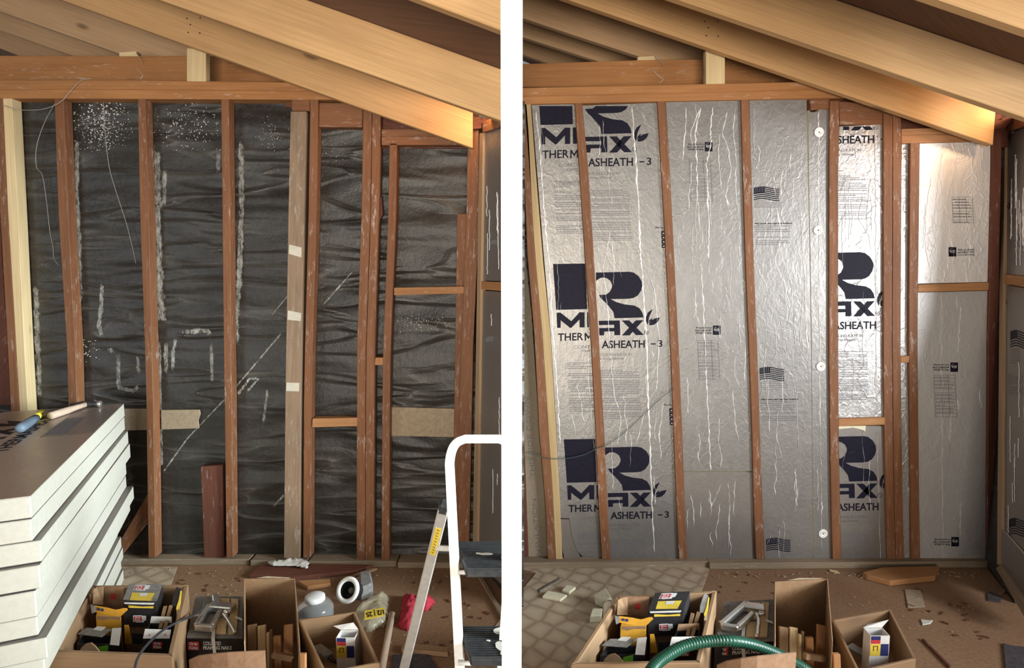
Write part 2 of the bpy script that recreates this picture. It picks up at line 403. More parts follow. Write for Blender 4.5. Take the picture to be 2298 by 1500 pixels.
stud(wl, *Ls['f'], 250, 1254, M['oldg'], Y=Y0-.012, label='grey brown dusty stud laid flat')
stud(wl, *sides((222, 655, 695), (252, 655, 695)), 222, 249, M['old'], name='stud_end')
# patches of sunlight painted onto the flat stud
def sun_patch(pts, Y):
    mb = MB(); mb.prism([on_wall(x, y, Y) for x, y in pts], (0, .0008, 0)); return mb.build('painted_sun_patch', M['sun_patch'], wl)
for q in ([(649, 549), (677, 556), (676, 578), (648, 570)], [(646, 697), (676, 703), (675, 721), (645, 718)], [(643, 859), (672, 860), (671, 879), (642, 878)]): sun_patch(q, Y0-.0135)
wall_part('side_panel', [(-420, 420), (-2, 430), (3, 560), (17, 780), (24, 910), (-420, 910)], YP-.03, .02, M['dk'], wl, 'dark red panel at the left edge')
# plates
wall_part('top_plate', [(-420, 180), (300, 180), (760, 186), (760, 205), (300, 201), (-420, 200)], Y0-.008, .11, M['plate'], wl)
wall_part('top_plate', [(-420, 200), (300, 201), (760, 205), (760, 224), (300, 222), (-420, 219)], Y0-.004, .10, M['plate'], wl)
wall_part('cap_beam', [(-420, 124), (620, 126), (700, 127), (700, 184), (-420, 182)], 3.20, .09, M['plate'], wl, 'orange beam behind the plates')
wall_part('cripple_stud', [(419, 108), (462, 108), (462, 184), (419, 183)], Y0-.008, .04, M['fresh'], wl, 'short pale block under the rafter')
wall_part('wood_scrap', [(267, 117), (306, 114), (309, 126), (267, 126)], 3.19, .04, M['fresh'], wl)
# framing under the low rafter
wall_part('dark_backing_panel', [(640, 205), (1075, 205), (1075, 333), (836, 333), (836, 288), (716, 288), (716, 250), (640, 240)], YP-.012, .02, M['dk'], wl, 'dark shaded panel under the rafter')  # backing board coloured dark for the shading under the rafter
wall_part('header', [(716, 231), (814, 231), (813, 286), (715, 285)], Y0+.01, .05, M['old'], wl)
wall_part('header', [(856, 290), (1046, 290), (1046, 305), (856, 307)], Y0+.004, .06, M['old'], wl)
wall_part('header', [(856, 307), (1046, 305), (1046, 325), (856, 326)], Y0, .06, M['old'], wl)
wall_part('blocking', [(884, 646), (1041, 643), (1041, 659), (884, 663)], Y0, .06, M['block'], wl, 'orange cross block')
wall_part('blocking', [(701, 940), (802, 938), (801, 957), (700, 960)], Y0-.002, .06, M['block'], wl, 'orange cross block')
wall_part('blocking', [(842, 803), (860, 803), (859, 820), (841, 820)], Y0, .06, M['block'], wl, 'small orange cross block')
wall_part('corner_stop', [(1026, 480), (1049, 480), (1029, 1255), (1014, 1255)], Y0+.035, .03, M['old'], wl)
wall_part('gusset', [(838, 470), (856, 440), (860, 480), (840, 520)], Y0+.03, .02, M['dk'], wl)
# patches, short boards and brace
wall_part('patch_board', [(876, 914), (1024, 918), (1022, 982), (876, 979)], YP-.014, .012, M['tan'], wl, 'tan patch board')
wall_part('patch_board', [(276, 918), (332, 918), (332, 966), (276, 967)], YP-.014, .012, M['tan'], wl, 'tan patch board')
wall_part('patch_board', [(361, 921), (447, 920), (449, 930), (444, 945), (446, 962), (362, 965)], YP-.014, .012, M['tan'], wl, 'tan patch board with a torn edge')
wall_part('short_post', [(450, 1048), (500, 1044), (503, 1252), (458, 1252)], YP-.040, .035, M['dk'], wl, 'short dark upright board')
wall_part('diagonal_brace', [(268, 1216), (334, 1104), (334, 1172), (272, 1247)], YP-.030, .025, M['old'], wl)
# sole plate in four lengths
for a, b, yt, yb in ((-420, 560, 1249, 1269), (562, 690, 1252, 1272), (692, 890, 1255, 1274), (892, 1076, 1262, 1277)):
    MB().prism([on_level(a, yb, .0), on_level(b, yb, .0), on_level(b, yb, .0)+V((0, .12, 0)), on_level(a, yb, .0)+V((0, .12, 0))], (0, 0, .034)).build('sole_plate', M['sole'], wl, .003)
# adhesive residue, its glossy highlights painted whitish, and spatter on the paper
def streaks(paths):
    mb = MB(); edge = []
    for pts, wd in paths:
        n = max(2, int(sum(math.dist(a, b) for a, b in zip(pts, pts[1:]))/9)); L = []
        for i in range(n+1):
            u = i/n*(len(pts)-1); k = min(int(u), len(pts)-2); f = u-k
            L.append((lerp(pts[k][0], pts[k+1][0], f), lerp(pts[k][1], pts[k+1][1], f)))
        vs = []
        for i, (x, y) in enumerate(L):
            a = L[max(i-1, 0)]; b = L[min(i+1, n)]; dx, dy = b[0]-a[0], b[1]-a[1]; q = math.hypot(dx, dy) or 1; nx, ny = -dy/q, dx/q
            ww = wd*1.15*random.uniform(.75, 1.15); end = .0 if 1 < i < n-1 else -.22
            for s, e in ((-1, -.3), (-.35, .14), (.35, .14), (1, -.3)):
                vs.append(on_wall(x+nx*ww*s, y+ny*ww*s, YP-.0015)); edge.append(e+end)
        mb.add(vs, [(4*i+k, 4*i+k+1, 4*i+k+5, 4*i+k+4) for i in range(len(L)-1) for k in range(3)])
    o = mb.build('residue_gloss_streaks', M['streak'], wl); o['kind'] = 'stuff'
    at = o.data.attributes.new('edge', 'FLOAT', 'POINT'); at.data.foreach_set('value', edge)
streaks([([(174, 308), (171, 420), (176, 540), (180, 690)], 10), ([(350, 325), (352, 480), (356, 640), (362, 730)], 17), ([(370, 370), (368, 470)], 8),
         ([(229, 624), (228, 680), (222, 735), (232, 760)], 9), ([(80, 632), (82, 720), (86, 820), (88, 900)], 11), ([(541, 300), (542, 470), (538, 600), (532, 700), (530, 780)], 10),
         ([(394, 745), (430, 745), (466, 742), (474, 760)], 9), ([(396, 748), (388, 790), (388, 842)], 7), ([(372, 756), (373, 850)], 8), ([(474, 760), (476, 870)], 7), ([(356, 756), (362, 1060)], 8),
         ([(232, 784), (268, 790)], 8), ([(265, 770), (266, 870), (300, 878), (313, 864)], 9), ([(308, 785), (312, 850)], 6), ([(362, 1066), (420, 985), (520, 880), (640, 738)], 3),
         ([(520, 905), (560, 850), (580, 850), (545, 890)], 5), ([(602, 860), (590, 960)], 5), ([(640, 545), (618, 552)], 12), ([(640, 700), (622, 705)], 10), ([(600, 720), (690, 610)], 2.5), ([(240, 918), (200, 890)], 5),
         ([(490, 330), (489, 400)], 7), ([(172, 700), (184, 720)], 9), ([(650, 1100), (600, 1150)], 5), ([(800, 600), (720, 690)], 2.5)])
def spatter(regs):
    mb = MB()
    for cx, cy, rx, ry, n, s in regs:
        for _ in range(int(n*1.35)):
            x, y = random.gauss(cx, rx*.5), random.gauss(cy, ry*.5); r = s*.72*random.uniform(.25, 1.25)
            if abs(x-cx) > rx or abs(y-cy) > ry: continue
            a0 = random.uniform(0, 6); q = random.uniform(.6, 1.3)
            mb.prism([on_wall(x+math.cos(a0+k*1.57)*r, y+math.sin(a0+k*1.57)*r*q, YP-.004) for k in range(4)], (0, .003, 0))
    o = mb.build('plaster_spatter', M['plaster'], wl); o['kind'] = 'stuff'
spatter([(230, 250, 70, 40, 120, 2.3), (225, 295, 75, 50, 240, 1.6), (425, 285, 85, 55, 170, 1.6), (610, 300, 45, 45, 80, 1.3), (950, 725, 60, 22, 90, 1.3), (195, 790, 30, 30, 30, 1.8), (750, 320, 50, 60, 25, 1)])

# ---- right-hand room, back wall ------------------------------------------------------
wr = struct('wall_back', MB().prism([on_wall(1130, 205, 3.10), on_wall(2262, 205, 3.10), on_wall(2262, 1272, 3.10), on_wall(1130, 1272, 3.10)], (0, .02, 0)), M['tar'])
wr['label'] = 'back wall of open studs filled with foil insulation'
Rs = {}
Rs['a'] = sides((232, 1168, 1182), (300, 1173, 1187), (570, 1183, 1200), (750, 1199, 1217), (970, 1210, 1231), (1120, 1223, 1241), (1265, 1230, 1248))
Rs['b'] = sides((232, 1177, 1191), (380, 1187, 1202), (590, 1202, 1219), (750, 1217, 1235), (970, 1231, 1248), (1120, 1241, 1256), (1268, 1248, 1263))
Rs['c'] = sides((234, 1290, 1307), (380, 1300, 1320), (580, 1313, 1333), (780, 1327, 1345), (970, 1337, 1356), (1150, 1344, 1364), (1268, 1352, 1371))
Rs['d'] = sides((230, 1475, 1493), (380, 1484, 1503), (580, 1495, 1513), (780, 1505, 1523), (970, 1512, 1531), (1150, 1519, 1537), (1265, 1524, 1543))
Rs['e'] = sides((225, 1663, 1681), (380, 1667, 1686), (580, 1673, 1691), (780, 1681, 1699), (970, 1688, 1705), (1150, 1692, 1712), (1264, 1697, 1717))
Rs['f'] = sides((228, 1863, 1884), (380, 1861, 1881), (780, 1861, 1881), (970, 1863, 1882), (1150, 1866, 1885), (1264, 1869, 1889))
Rs['g'] = sides((235, 1983, 2003), (380, 1983, 2003), (780, 1983, 2002), (970, 1985, 2004), (1150, 1989, 2007), (1264, 1992, 2011))
Rs['h'] = sides((235, 2004, 2022), (380, 2004, 2023), (780, 2003, 2021), (970, 2005, 2023), (1150, 2008, 2026), (1264, 2012, 2029))
Rs['i'] = sides((318, 2043, 2063), (580, 2041, 2061), (780, 2040, 2059), (970, 2043, 2061), (1150, 2045, 2063), (1264, 2046, 2065))
Rs['j'] = sides((258, 2228, 2249), (380, 2227, 2247), (580, 2222, 2243), (780, 2218, 2241), (970, 2217, 2239), (1268, 2216, 2237))
for k, mat, y0, lab in (('a', 'old', 230, None), ('b', 'fresh_r', 232, 'new pale yellow stud'), ('c', 'old', 230, None), ('d', 'old', 226, None), ('e', 'old', 222, None),
                        ('f', 'old', 226, None), ('g', 'old', 232, None), ('h', 'old', 232, None), ('i', 'old', 318, None), ('j', 'dk', 256, None)):
    stud(wr, *Rs[k], y0, 1256, M[mat], label=lab)
stud(wr, *sides((900, 1150, 1174), (1262, 1166, 1187)), 900, 1256, M['dk'], Y=Y0+.03)
wall_part('top_plate', [(1130, 198), (1700, 186), (1900, 181), (1900, 199), (1700, 204), (1130, 217)], Y0-.008, .11, M['plate'], wr)
wall_part('top_plate', [(1130, 217), (1700, 204), (1900, 199), (1900, 220), (1700, 223), (1130, 235)], Y0-.004, .10, M['plate'], wr)
wall_part('cap_beam', [(1130, 145), (1430, 135), (1800, 130), (1800, 190), (1130, 196)], 3.20, .09, M['plate'], wr, 'orange beam behind the plates')
wall_part('cripple_stud', [(1584, 112), (1627, 112), (1627, 188), (1584, 189)], Y0-.008, .04, M['fresh'], wr, 'short pale block under the rafter')
wall_part('wood_scrap', [(1431, 127), (1468, 125), (1472, 134), (1431, 135)], 3.19, .04, M['fresh'], wr)
wall_part('dark_backing_panel', [(1800, 205), (2262, 205), (2262, 330), (2004, 330), (2004, 290), (1815, 290), (1800, 250)], YP-.012, .02, M['dk'], wr, 'dark shaded panel under the rafter')  # shading under this rafter likewise put into the board's dark colour
wall_part('header', [(1884, 228), (1984, 232), (1984, 279), (1884, 281)], Y0+.01, .05, M['old'], wr)
wall_part('header', [(1818, 222), (1862, 222), (1862, 246), (1820, 246)], Y0+.012, .05, M['old'], wr)
wall_part('header', [(2023, 289), (2227, 284), (2227, 299), (2023, 304)], Y0+.004, .06, M['block'], wr)
wall_part('header', [(2023, 304), (2227, 299), (2227, 317), (2023, 322)], Y0, .06, M['block'], wr)
wall_part('blocking', [(2061, 639), (2220, 634), (2219, 652), (2060, 656)], Y0, .06, M['block'], wr, 'orange cross block')
wall_part('blocking', [(1882, 940), (1986, 937), (1986, 954), (1882, 957)], Y0-.002, .06, M['block'], wr, 'orange cross block')
wall_part('blocking', [(2021, 800), (2041, 799), (2040, 814), (2021, 815)], Y0, .06, M['block'], wr, 'small orange cross block')
for a, b, yb in ((1130, 1590, 1279), (1592, 2240, 1279)):
    MB().prism([on_level(a, yb, .0), on_level(b, yb-4, .0), on_level(b, yb-4, .0)+V((0, .11, 0)), on_level(a, yb, .0)+V((0, .11, 0))], (0, 0, .036)).build('sole_plate', M['sole'], wr, .003)

# ---- side walls: the rooms are not square, each right-hand wall closes in towards the viewer ----
pL0, pL1 = on_wall(1062, 750, 3.02), on_wall(1125, 750, 2.70); pL0.z = pL1.z = 0
pR0, pR1 = on_wall(2240, 750, 3.02), on_wall(2298, 750, 2.72); pR0.z = pR1.z = 0
nL = V((0, 0, 1)).cross(pL1-pL0).normalized(); nR = V((0, 0, 1)).cross(pR1-pR0).normalized()
if nL.x > 0: nL = -nL
if nR.x > 0: nR = -nR
def side_wall(p0, n, pts, name, mat, parent, out, th, label=None):
    o = MB().prism([on_plane(x, y, p0+n*out, n) for x, y in pts], n*(-th)).build(name, mat, parent, .0015)
    if label: o['label'] = label
    return o
for p0, p1, n, ext, lab in ((pL0, pL1, nL, .12, 'side wall between the rooms, lined with foil boards'), (pR0, pR1, nR, .06, 'side wall lined with foil boards')):
    d = (p1-p0).normalized(); a = p0-d*.09-n*.030; b = p1+d*ext-n*.030
    o = struct('wall_right', MB().prism([a, b, b-n*.03, a-n*.03], (0, 0, 2.33)), M['tar']); o['label'] = lab
    if p0 is pL0: wsl = o
    else: wsr = o
side_wall(pL0, nL, [(1076, 300), (1084, 298), (1070, 1262), (1060, 1262)], 'trim_strip', M['trim'], wsl, .012, .03, 'pale trim strip in the corner')
side_wall(pL0, nL, [(1076, 632), (1148, 634), (1148, 656), (1075, 649)], 'blocking', M['block'], wsl, .010, .03, 'orange cross block')
side_wall(pL0, nL, [(1083, 274), (1148, 246), (1148, 276), (1083, 298)], 'top_plate', M['old'], wsl, .020, .05)
side_wall(pR0, nR, [(2246, 300), (2255, 298), (2247, 1268), (2237, 1268)], 'trim_strip', M['trim'], wsr, .012, .03, 'pale trim strip in the corner')
side_wall(pR0, nR, [(2254, 616), (2310, 621), (2310, 647), (2253, 637)], 'blocking', M['block'], wsr, .010, .03, 'orange cross block')
side_wall(pR0, nR, [(2248, 272), (2312, 250), (2312, 278), (2248, 300)], 'top_plate', M['old'], wsr, .020, .05)
side_wall(pR0, nR, [(2234, 1276), (2300, 1388), (2310, 1395), (2310, 1372), (2244, 1268)], 'sole_plate', M['sole'], wsr, .03, .05)
# added white post standing in for the blank border between the two views
pw = [(-.0243, 1.30, 0), (.0228, 1.30, 0), (.0240, 1.37, 0), (-.0256, 1.37, 0)]
pt = struct('border_post', MB().prism(pw, (0, 0, 2.45)), M['white_paint']); pt['label'] = 'narrow white post standing in for the border between two views'
back = struct('wall_rear', MB().prism([(-4.2, 5.3, 0), (3.6, 5.3, 0), (3.6, 5.3, 2.25), (-4.2, 5.3, 2.25)], (0, .05, 0)), M['deck'])

# ---- roof: rafters and deck -------------------------------------------------------------
def roof(rows, label, ceil_name, xl, xr_default):
    """rows: (Y, two pixel points on the lower front edge, right end pixel x, material), far to near"""
    ceil = None; tops = []; parts = []
    hgt = V((0, 0, .212))
    for Y, (x0, y0), (x1, y1), xe, mat in rows:
        k = (y1-y0)/(x1-x0); a = on_wall(xl, y0+k*(xl-x0), Y); b = on_wall(xe, y0+k*(xe-x0), Y)
        parts.append((a, b, Y, mat)); tops.append((a+hgt, b+hgt))
    mb = MB()
    # the deck carries straight on beyond the last rafters
    T = [(tops[0][0]+(tops[0][0]-tops[1][0])*2.5, tops[0][1]+(tops[0][1]-tops[1][1])*2.5)]+tops
    T.append((T[-1][0]+(T[-1][0]-T[-3][0])*.45, T[-1][1]+(T[-1][1]-T[-3][1])*.45))
    n = len(T); vs = [p for ab in T for p in ab]
    fs = [(2*i, 2*i+1, 2*i+3, 2*i+2) for i in range(n-1)]
    up = V((0, 0, .025)); mb.add(vs+[p+up for p in vs], fs+[tuple(2*n+k for k in f[::-1]) for f in fs]+[(0, 1, 2*n+1, 2*n), (2*n-2, 2*n-1, 4*n-1, 4*n-2)]+[(2*i, 2*i+2, 2*n+2*i+2, 2*n+2*i) for i in range(n-1)]+[(2*i+1, 2*i+3, 2*n+2*i+3, 2*n+2*i+1) for i in range(n-1)])
    ceil = struct(ceil_name, mb, M['deck']); ceil['label'] = label
    for a, b, Y, mat in parts:
        o = MB().prism([a, b, b+hgt-V((0, 0, .002)), a+hgt-V((0, 0, .002))], (0, .040, 0)).build('rafter', M[mat], ceil, .003)
    return ceil
cl = roof([(4.25, (0, 108), (30, 120), 760, 'fir_far'), (3.83, (0, 68), (155, 122), 800, 'fir_far'), (3.46, (0, 25), (280, 125), 860, 'fir_far'),
           (2.945, (140, 0), (1050, 329), 1061, 'fir'), (2.52, (360, 0), (1125, 271), 1149, 'fir'), (1.85, (945, 0), (1125, 68), 1149, 'fir')], 'sloping roof deck on fir rafters', 'ceiling', -430, 0)
cr = roof([(4.25, (1172, 122), (1215, 137), 1930, 'fir_far'), (3.83, (1172, 83), (1300, 124), 1960, 'fir_far'), (3.46, (1172, 40), (1429, 125), 2010, 'fir_far'),
           (2.945, (1277, 0), (2218, 322), 2229, 'fir'), (2.52, (1524, 0), (2298, 263), 2420, 'fir'), (1.85, (2109, 0), (2298, 65), 2700, 'fir')], 'sloping roof deck on fir rafters', 'ceiling', 1150, 0)
# nail heads on the second rafter
def nails(pts, Y, par):
    for x, y in pts:
        MB().lathe([(0, 0), (.0035, 0), (.0035, .004)], on_wall(x, y, Y-.002), (0, 1, 0), 8).build('nail_head', M['steel'], par)
nails([(419, 41), (449, 40), (427, 55), (422, 73), (448, 74)], 2.945, cl)
nails([(1582, 48), (1611, 47), (1590, 62), (1585, 80), (1612, 81)], 2.945, cr)
# splintered eave blocks where the rafter meets the side wall
for x0, par in ((1061, wsl), (2230, wsr)):
    for q in ([(0, 8), (24, 6), (26, 20), (20, 26), (1, 28)], [(18, 4), (30, 2), (44, -2), (38, 12), (26, 24)]):
        wall_part('eave_block', [(x0+a, 262+b) for a, b in q], 2.985, .03, M['dk'], par)

# ---- wires --------------------------------------------------------------------------------
def spline(pts, n=8):
    P = [V(p) for p in pts]; P = [P[0]*2-P[1]]+P+[P[-1]*2-P[-2]]; out = []
    for i in range(1, len(P)-2):
        for k in range(n):
            t = k/n; a, b, c, d = P[i-1:i+3]
            out.append(.5*((2*b)+(c-a)*t+(2*a-5*b+4*c-d)*t*t+(3*b-a-3*c+d)*t**3))
    return out+[P[-2]]
def wire(pts, Y, r, mat, label, group=None, name='wire'):
    path = spline([on_wall(x, y, (Y if not isinstance(Y, (list, tuple)) else Y[i])) for i, (x, y) in enumerate(pts)])
    o = MB().tube(path, r, 6).build(name, M[mat]); return tag(o, label, 'wire', group)
wire([(128, 224), (100, 275), (82, 330), (82, 375), (95, 394), (104, 450), (112, 520), (119, 555), (121, 580), (132, 596)], 3.055, .0013, 'wire', 'thin kinked wire hanging left of the second old stud')
wire([(232, 228), (236, 300), (245, 375), (262, 435), (283, 500), (297, 555), (305, 592)], 3.055, .0013, 'wire', 'thin wire hanging in the bay between two stud lines')
wire([(4, 236), (40, 246), (80, 247), (112, 241), (140, 226), (158, 205), (180, 182), (205, 176)], 3.005, .0015, 'wire', 'loose wire looping from the pale stud up to the top plate')
wire([(305, 118), (318, 135), (320, 142)], 3.185, .0015, 'wire', 'short bent wire end beside the wood scrap on left beam')
wire([(304, 150), (315, 163), (320, 170), (314, 178)], 3.00, .0016, 'wire', 'short kinked wire standing on the left top plate')
wire([(1470, 126), (1486, 142), (1488, 148)], 3.185, .0015, 'wire', 'short bent wire end beside the wood scrap on right beam')
wire([(1466, 158), (1480, 172), (1488, 178), (1480, 187)], 3.00, .0016, 'wire', 'short kinked wire standing on the right top plate')
wire([(1150, 1008), (1174, 1014), (1212, 1026), (1240, 1030), (1275, 1029), (1310, 1021), (1338, 1008), (1362, 999), (1400, 972), (1440, 935), (1480, 897), (1512, 873)], 3.006, .0018, 'gwire', 'dark green wire drooping across the foil boards at left')

# ================================================================== FOIL INSULATION BOARDS, right-hand room
YB = 3.034          # front face of the boards, a little behind the studs
YI = YB-.0012       # printed ink
def board_poly(cl, cr, y0, y1, top=None, bot=None):
    ys = [y for y, _ in cl if y0+8 < y < y1-8]
    ysr = [y for y, _ in cr if y0+8 < y < y1-8]
    t = top or [(interp(cl, y0), y0), (interp(cr, y0), y0)]; b = bot or [(interp(cr, y1), y1), (interp(cl, y1), y1)]
    return t+[(interp(cr, y), y) for y in ysr]+b+[(interp(cl, y), y) for y in reversed(ys)]
GB = 'foil-faced insulation boards fitted between the studs'
def crease_strip(paths, Y, parent, par_pts=None):
    mb = MB()
    for pts, wd in paths:
        n = max(2, int(sum(math.dist(a, b) for a, b in zip(pts, pts[1:]))/8)); vs = []
        for i in range(n+1):
            u = i/n*(len(pts)-1); k = min(int(u), len(pts)-2); f = u-k
            x = lerp(pts[k][0], pts[k+1][0], f)+random.uniform(-1, 1)*1.3; y = lerp(pts[k][1], pts[k+1][1], f)
            ww = wd*random.uniform(.45, 1.3)*(.3 if i in (0, n) else 1)
            vs += [on_wall(x-ww, y, Y), on_wall(x, y, Y-.0022), on_wall(x+ww, y, Y)]
        mb.add(vs, [(3*i+k, 3*i+k+1, 3*i+k+4, 3*i+k+3) for i in range(n) for k in (0, 1)])
    o = mb.build('foil_crease', M['crease'], parent); o['kind'] = 'stuff'; return o
def scan(poly, y):
    xs = [a[0]+(b[0]-a[0])*(y-a[1])/(b[1]-a[1]) for a, b in zip(poly, poly[1:]+poly[:1]) if (a[1] > y) != (b[1] > y)]
    return (min(xs), max(xs)) if xs else (min(p[0] for p in poly), max(p[0] for p in poly))
def insulation(poly, label, mat='foil', creases=(), rnd=0, Y=None, horiz=0):
    Y = Y or YB
    pts = [on_wall(x, y, Y) for x, y in poly]; lo = min(p.z for p in pts)
    c = sum(pts, V((0, 0, 0)))/len(pts)
    t = thing('insulation_board', (c.x, Y, lo), label, 'insulation board', GB)
    MB().prism([p+V((0, .0015, 0)) for p in pts], (0, .048, 0)).build('foam_core', M['foam_y'], t)
    MB().prism(pts, (0, .0014, 0)).build('foil_facer', M[mat], t)
    xs = [p[0] for p in poly]; ys = [p[1] for p in poly]
    cs = list(creases)
    x0, x1, y0, y1 = min(xs), max(xs), min(ys), max(ys); lean = (1735+370-(x0+x1)/2)/13460
    for _ in range(rnd):
        L = random.uniform(20, 130); y = random.uniform(y0+5, y1-L); x = random.uniform(x0+14, x1-14)
        a_, b_ = scan(poly, y+L/2); x = random.uniform(a_+9, max(a_+10, b_-9))-lean*L/2
        p = [(x, y)]
        for k in range(4): p.append((p[-1][0]+random.gauss(lean*L/4, 2.5), y+L*(k+1)/4))
        cs.append((p, random.uniform(.5, 1.1)))
    for _ in range(horiz):
        L = random.uniform(20, 90); y = random.uniform(y0+10, y1-10); a_, b_ = scan(poly, y); L = min(L, (b_-a_)*.7); x = random.uniform(a_+3, max(a_+4, b_-L-3))
        k = random.uniform(-.25, .05); cs.append(([(x, y), (x+L*.4, y+k*L*.3+random.gauss(0, 2)), (x+L, y+k*L)], random.uniform(.4, .8)))
    if cs: crease_strip([(p, w_) for p, w_ in cs], Y, t)
    return t
l1 = [(236, 1193), (380, 1205), (580, 1221), (750, 1236), (970, 1249), (1125, 1257), (1262, 1263)]
r1 = [(y, x-1) for y, x in Rs['c'][0]]
fb1 = insulation([(1193, 236), (1289, 234)]+[(x, y) for y, x in r1[1:6]]+[(1350, 1252), (1308, 1250), (1296, 1238), (1284, 1205), (1278, 1164), (1258, 1163)]+[(x, y) for y, x in reversed(l1[1:5])],
    'narrow foil board left of the first reddish stud printed MAX on its left third', 'foil', [([(1203, 250), (1215, 380), (1222, 500), (1232, 580), (1240, 750), (1252, 900), (1257, 1000)], 1.3), ([(1296, 400), (1297, 480), (1300, 560), (1297, 590)], .9), ([(1318, 790), (1320, 850), (1330, 960), (1334, 1010)], 1.1), ([(1293, 860), (1303, 900), (1306, 930)], .8)], 8)
tb = MB().prism([on_wall(x, y, YB+.002) for x, y in [(1257, 1166), (1278, 1166), (1285, 1208), (1298, 1240), (1303, 1252), (1296, 1266), (1268, 1266), (1262, 1230)]], (0, .03, 0)).build('torn_corner', M['foil_d'], fb1); tb['label'] = 'dull grey torn corner'
wall_part('wood_offcut', [(1303, 1253), (1352, 1253), (1352, 1266), (1302, 1266)], YB, .04, M['tan'], wr)
l2 = Rs['c'][1]; r2 = Rs['d'][0]
fb2 = insulation(board_poly(l2, r2, 236, 1262, [(1307, 237), (1474, 231)]), 'foil board with the large curved letter R between two reddish studs', 'foil',
    [([(1418, 240), (1428, 380), (1437, 560), (1443, 650), (1450, 750), (1455, 900), (1460, 1050), (1468, 1240)], 1.6), ([(1372, 512), (1357, 580), (1353, 600), (1359, 650), (1366, 720), (1369, 800), (1379, 890), (1394, 940), (1386, 1000)], 1.0),
     ([(1374, 545), (1377, 600), (1377, 640)], .9), ([(1461, 625), (1470, 660), (1475, 720), (1479, 760), (1475, 850), (1471, 880)], 1.0), ([(1488, 900), (1482, 950), (1478, 985)], .9), ([(1449, 920), (1437, 960), (1427, 1000)], .9), ([(1345, 280), (1348, 320), (1340, 370)], .8), ([(1440, 250), (1450, 280)], .7)], 16)
fb3 = insulation(board_poly(Rs['d'][1], Rs['e'][0], 225, 1058, [(1494, 228), (1661, 224)]), 'plain foil board with a printed table between two reddish studs, upper piece', 'foil',
    [([(1572, 240), (1560, 300), (1562, 330), (1564, 400), (1569, 520)], 1.3), ([(1573, 588), (1579, 700), (1584, 830), (1590, 950), (1595, 1056)], 1.3), ([(1600, 240), (1594, 290), (1596, 320), (1585, 370), (1588, 440), (1591, 520), (1590, 580)], 1.4), ([(1632, 250), (1620, 300), (1634, 330), (1640, 380), (1628, 440), (1638, 480)], 1.0),
     ([(1650, 240), (1645, 300), (1652, 350), (1650, 420), (1657, 490)], 1.0), ([(1538, 240), (1540, 270), (1535, 330), (1532, 360)], 1.0), ([(1555, 330), (1548, 300), (1556, 280), (1570, 245)], 1.1), ([(1615, 300), (1612, 350), (1618, 420), (1640, 470)], .9), ([(1672, 860), (1662, 880), (1676, 900)], .7), ([(1650, 800), (1648, 840), (1660, 870)], .8)], 20)
fb3b = insulation(board_poly(Rs['d'][1], Rs['e'][0], 1061, 1260), 'short dull foil board below the seam in the third wide bay', 'foil_d', [([(1550, 1110), (1558, 1150), (1556, 1185)], .8), ([(1620, 1080), (1605, 1120), (1590, 1150)], .7), ([(1634, 1080), (1637, 1130), (1635, 1230)], .7)], 8)
r4 = [(218, 1810), (380, 1813), (580, 1817), (780, 1820), (970, 1822), (1150, 1823), (1262, 1825)]
fb4 = insulation(board_poly(Rs['e'][1], r4, 219, 1262, [(1682, 224), (1810, 218)]), 'wide foil board printed with three wavy flags', 'foil',
    [([(1757, 380), (1752, 410), (1752, 440)], 1.1), ([(1743, 470), (1750, 500), (1754, 530), (1748, 550), (1756, 580), (1762, 600), (1750, 640)], 1.5), ([(1796, 480), (1800, 520), (1802, 580), (1806, 640), (1808, 720), (1812, 780)], 1.0), ([(1759, 420), (1773, 455)], .8), ([(1766, 780), (1768, 810)], 1.0), ([(1755, 840), (1757, 900), (1754, 930)], 1.0), ([(1745, 920), (1742, 980), (1755, 1030)], .7)], 24)
fb5 = insulation([(1815, 247), (1820, 252), (1836, 251), (1838, 245), (1859, 247), (1858, 380), (1860, 780), (1862, 970), (1865, 1150), (1867, 1262), (1827, 1262), (1825, 1150), (1823, 970), (1822, 780), (1819, 580), (1815, 380)], 'narrow foil strip held by four round washers', 'foil', [([(1837, 250), (1836, 400), (1838, 560), (1839, 780), (1840, 960)], 1.2), ([(1840, 960), (1842, 1060), (1844, 1240)], .5)], 5, horiz=14)
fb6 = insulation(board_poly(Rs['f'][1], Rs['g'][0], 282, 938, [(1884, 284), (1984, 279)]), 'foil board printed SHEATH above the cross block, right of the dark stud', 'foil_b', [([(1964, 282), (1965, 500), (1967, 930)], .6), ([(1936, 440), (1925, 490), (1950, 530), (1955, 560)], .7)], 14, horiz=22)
fb6b = insulation(board_poly(Rs['f'][1], Rs['g'][0], 957, 1262), 'foil board printed with a cut R below the cross block', 'foil_d', [([(1968, 970), (1972, 1100), (1976, 1260)], .6)], 3, horiz=10)
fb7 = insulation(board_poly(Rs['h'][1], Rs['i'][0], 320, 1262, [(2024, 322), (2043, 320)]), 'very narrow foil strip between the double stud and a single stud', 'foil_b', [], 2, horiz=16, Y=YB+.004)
fb8 = insulation(board_poly(Rs['i'][1], Rs['j'][0], 318, 635, [(2064, 320), (2228, 316)], [(2220, 633), (2060, 637)]), 'bright wrinkled foil board at the upper right corner of the wall', 'foil_c', [([(2090, 400), (2080, 460), (2075, 540), (2085, 600)], .7), ([(2150, 330), (2140, 400), (2120, 450), (2105, 540)], .7)], 10, horiz=14)
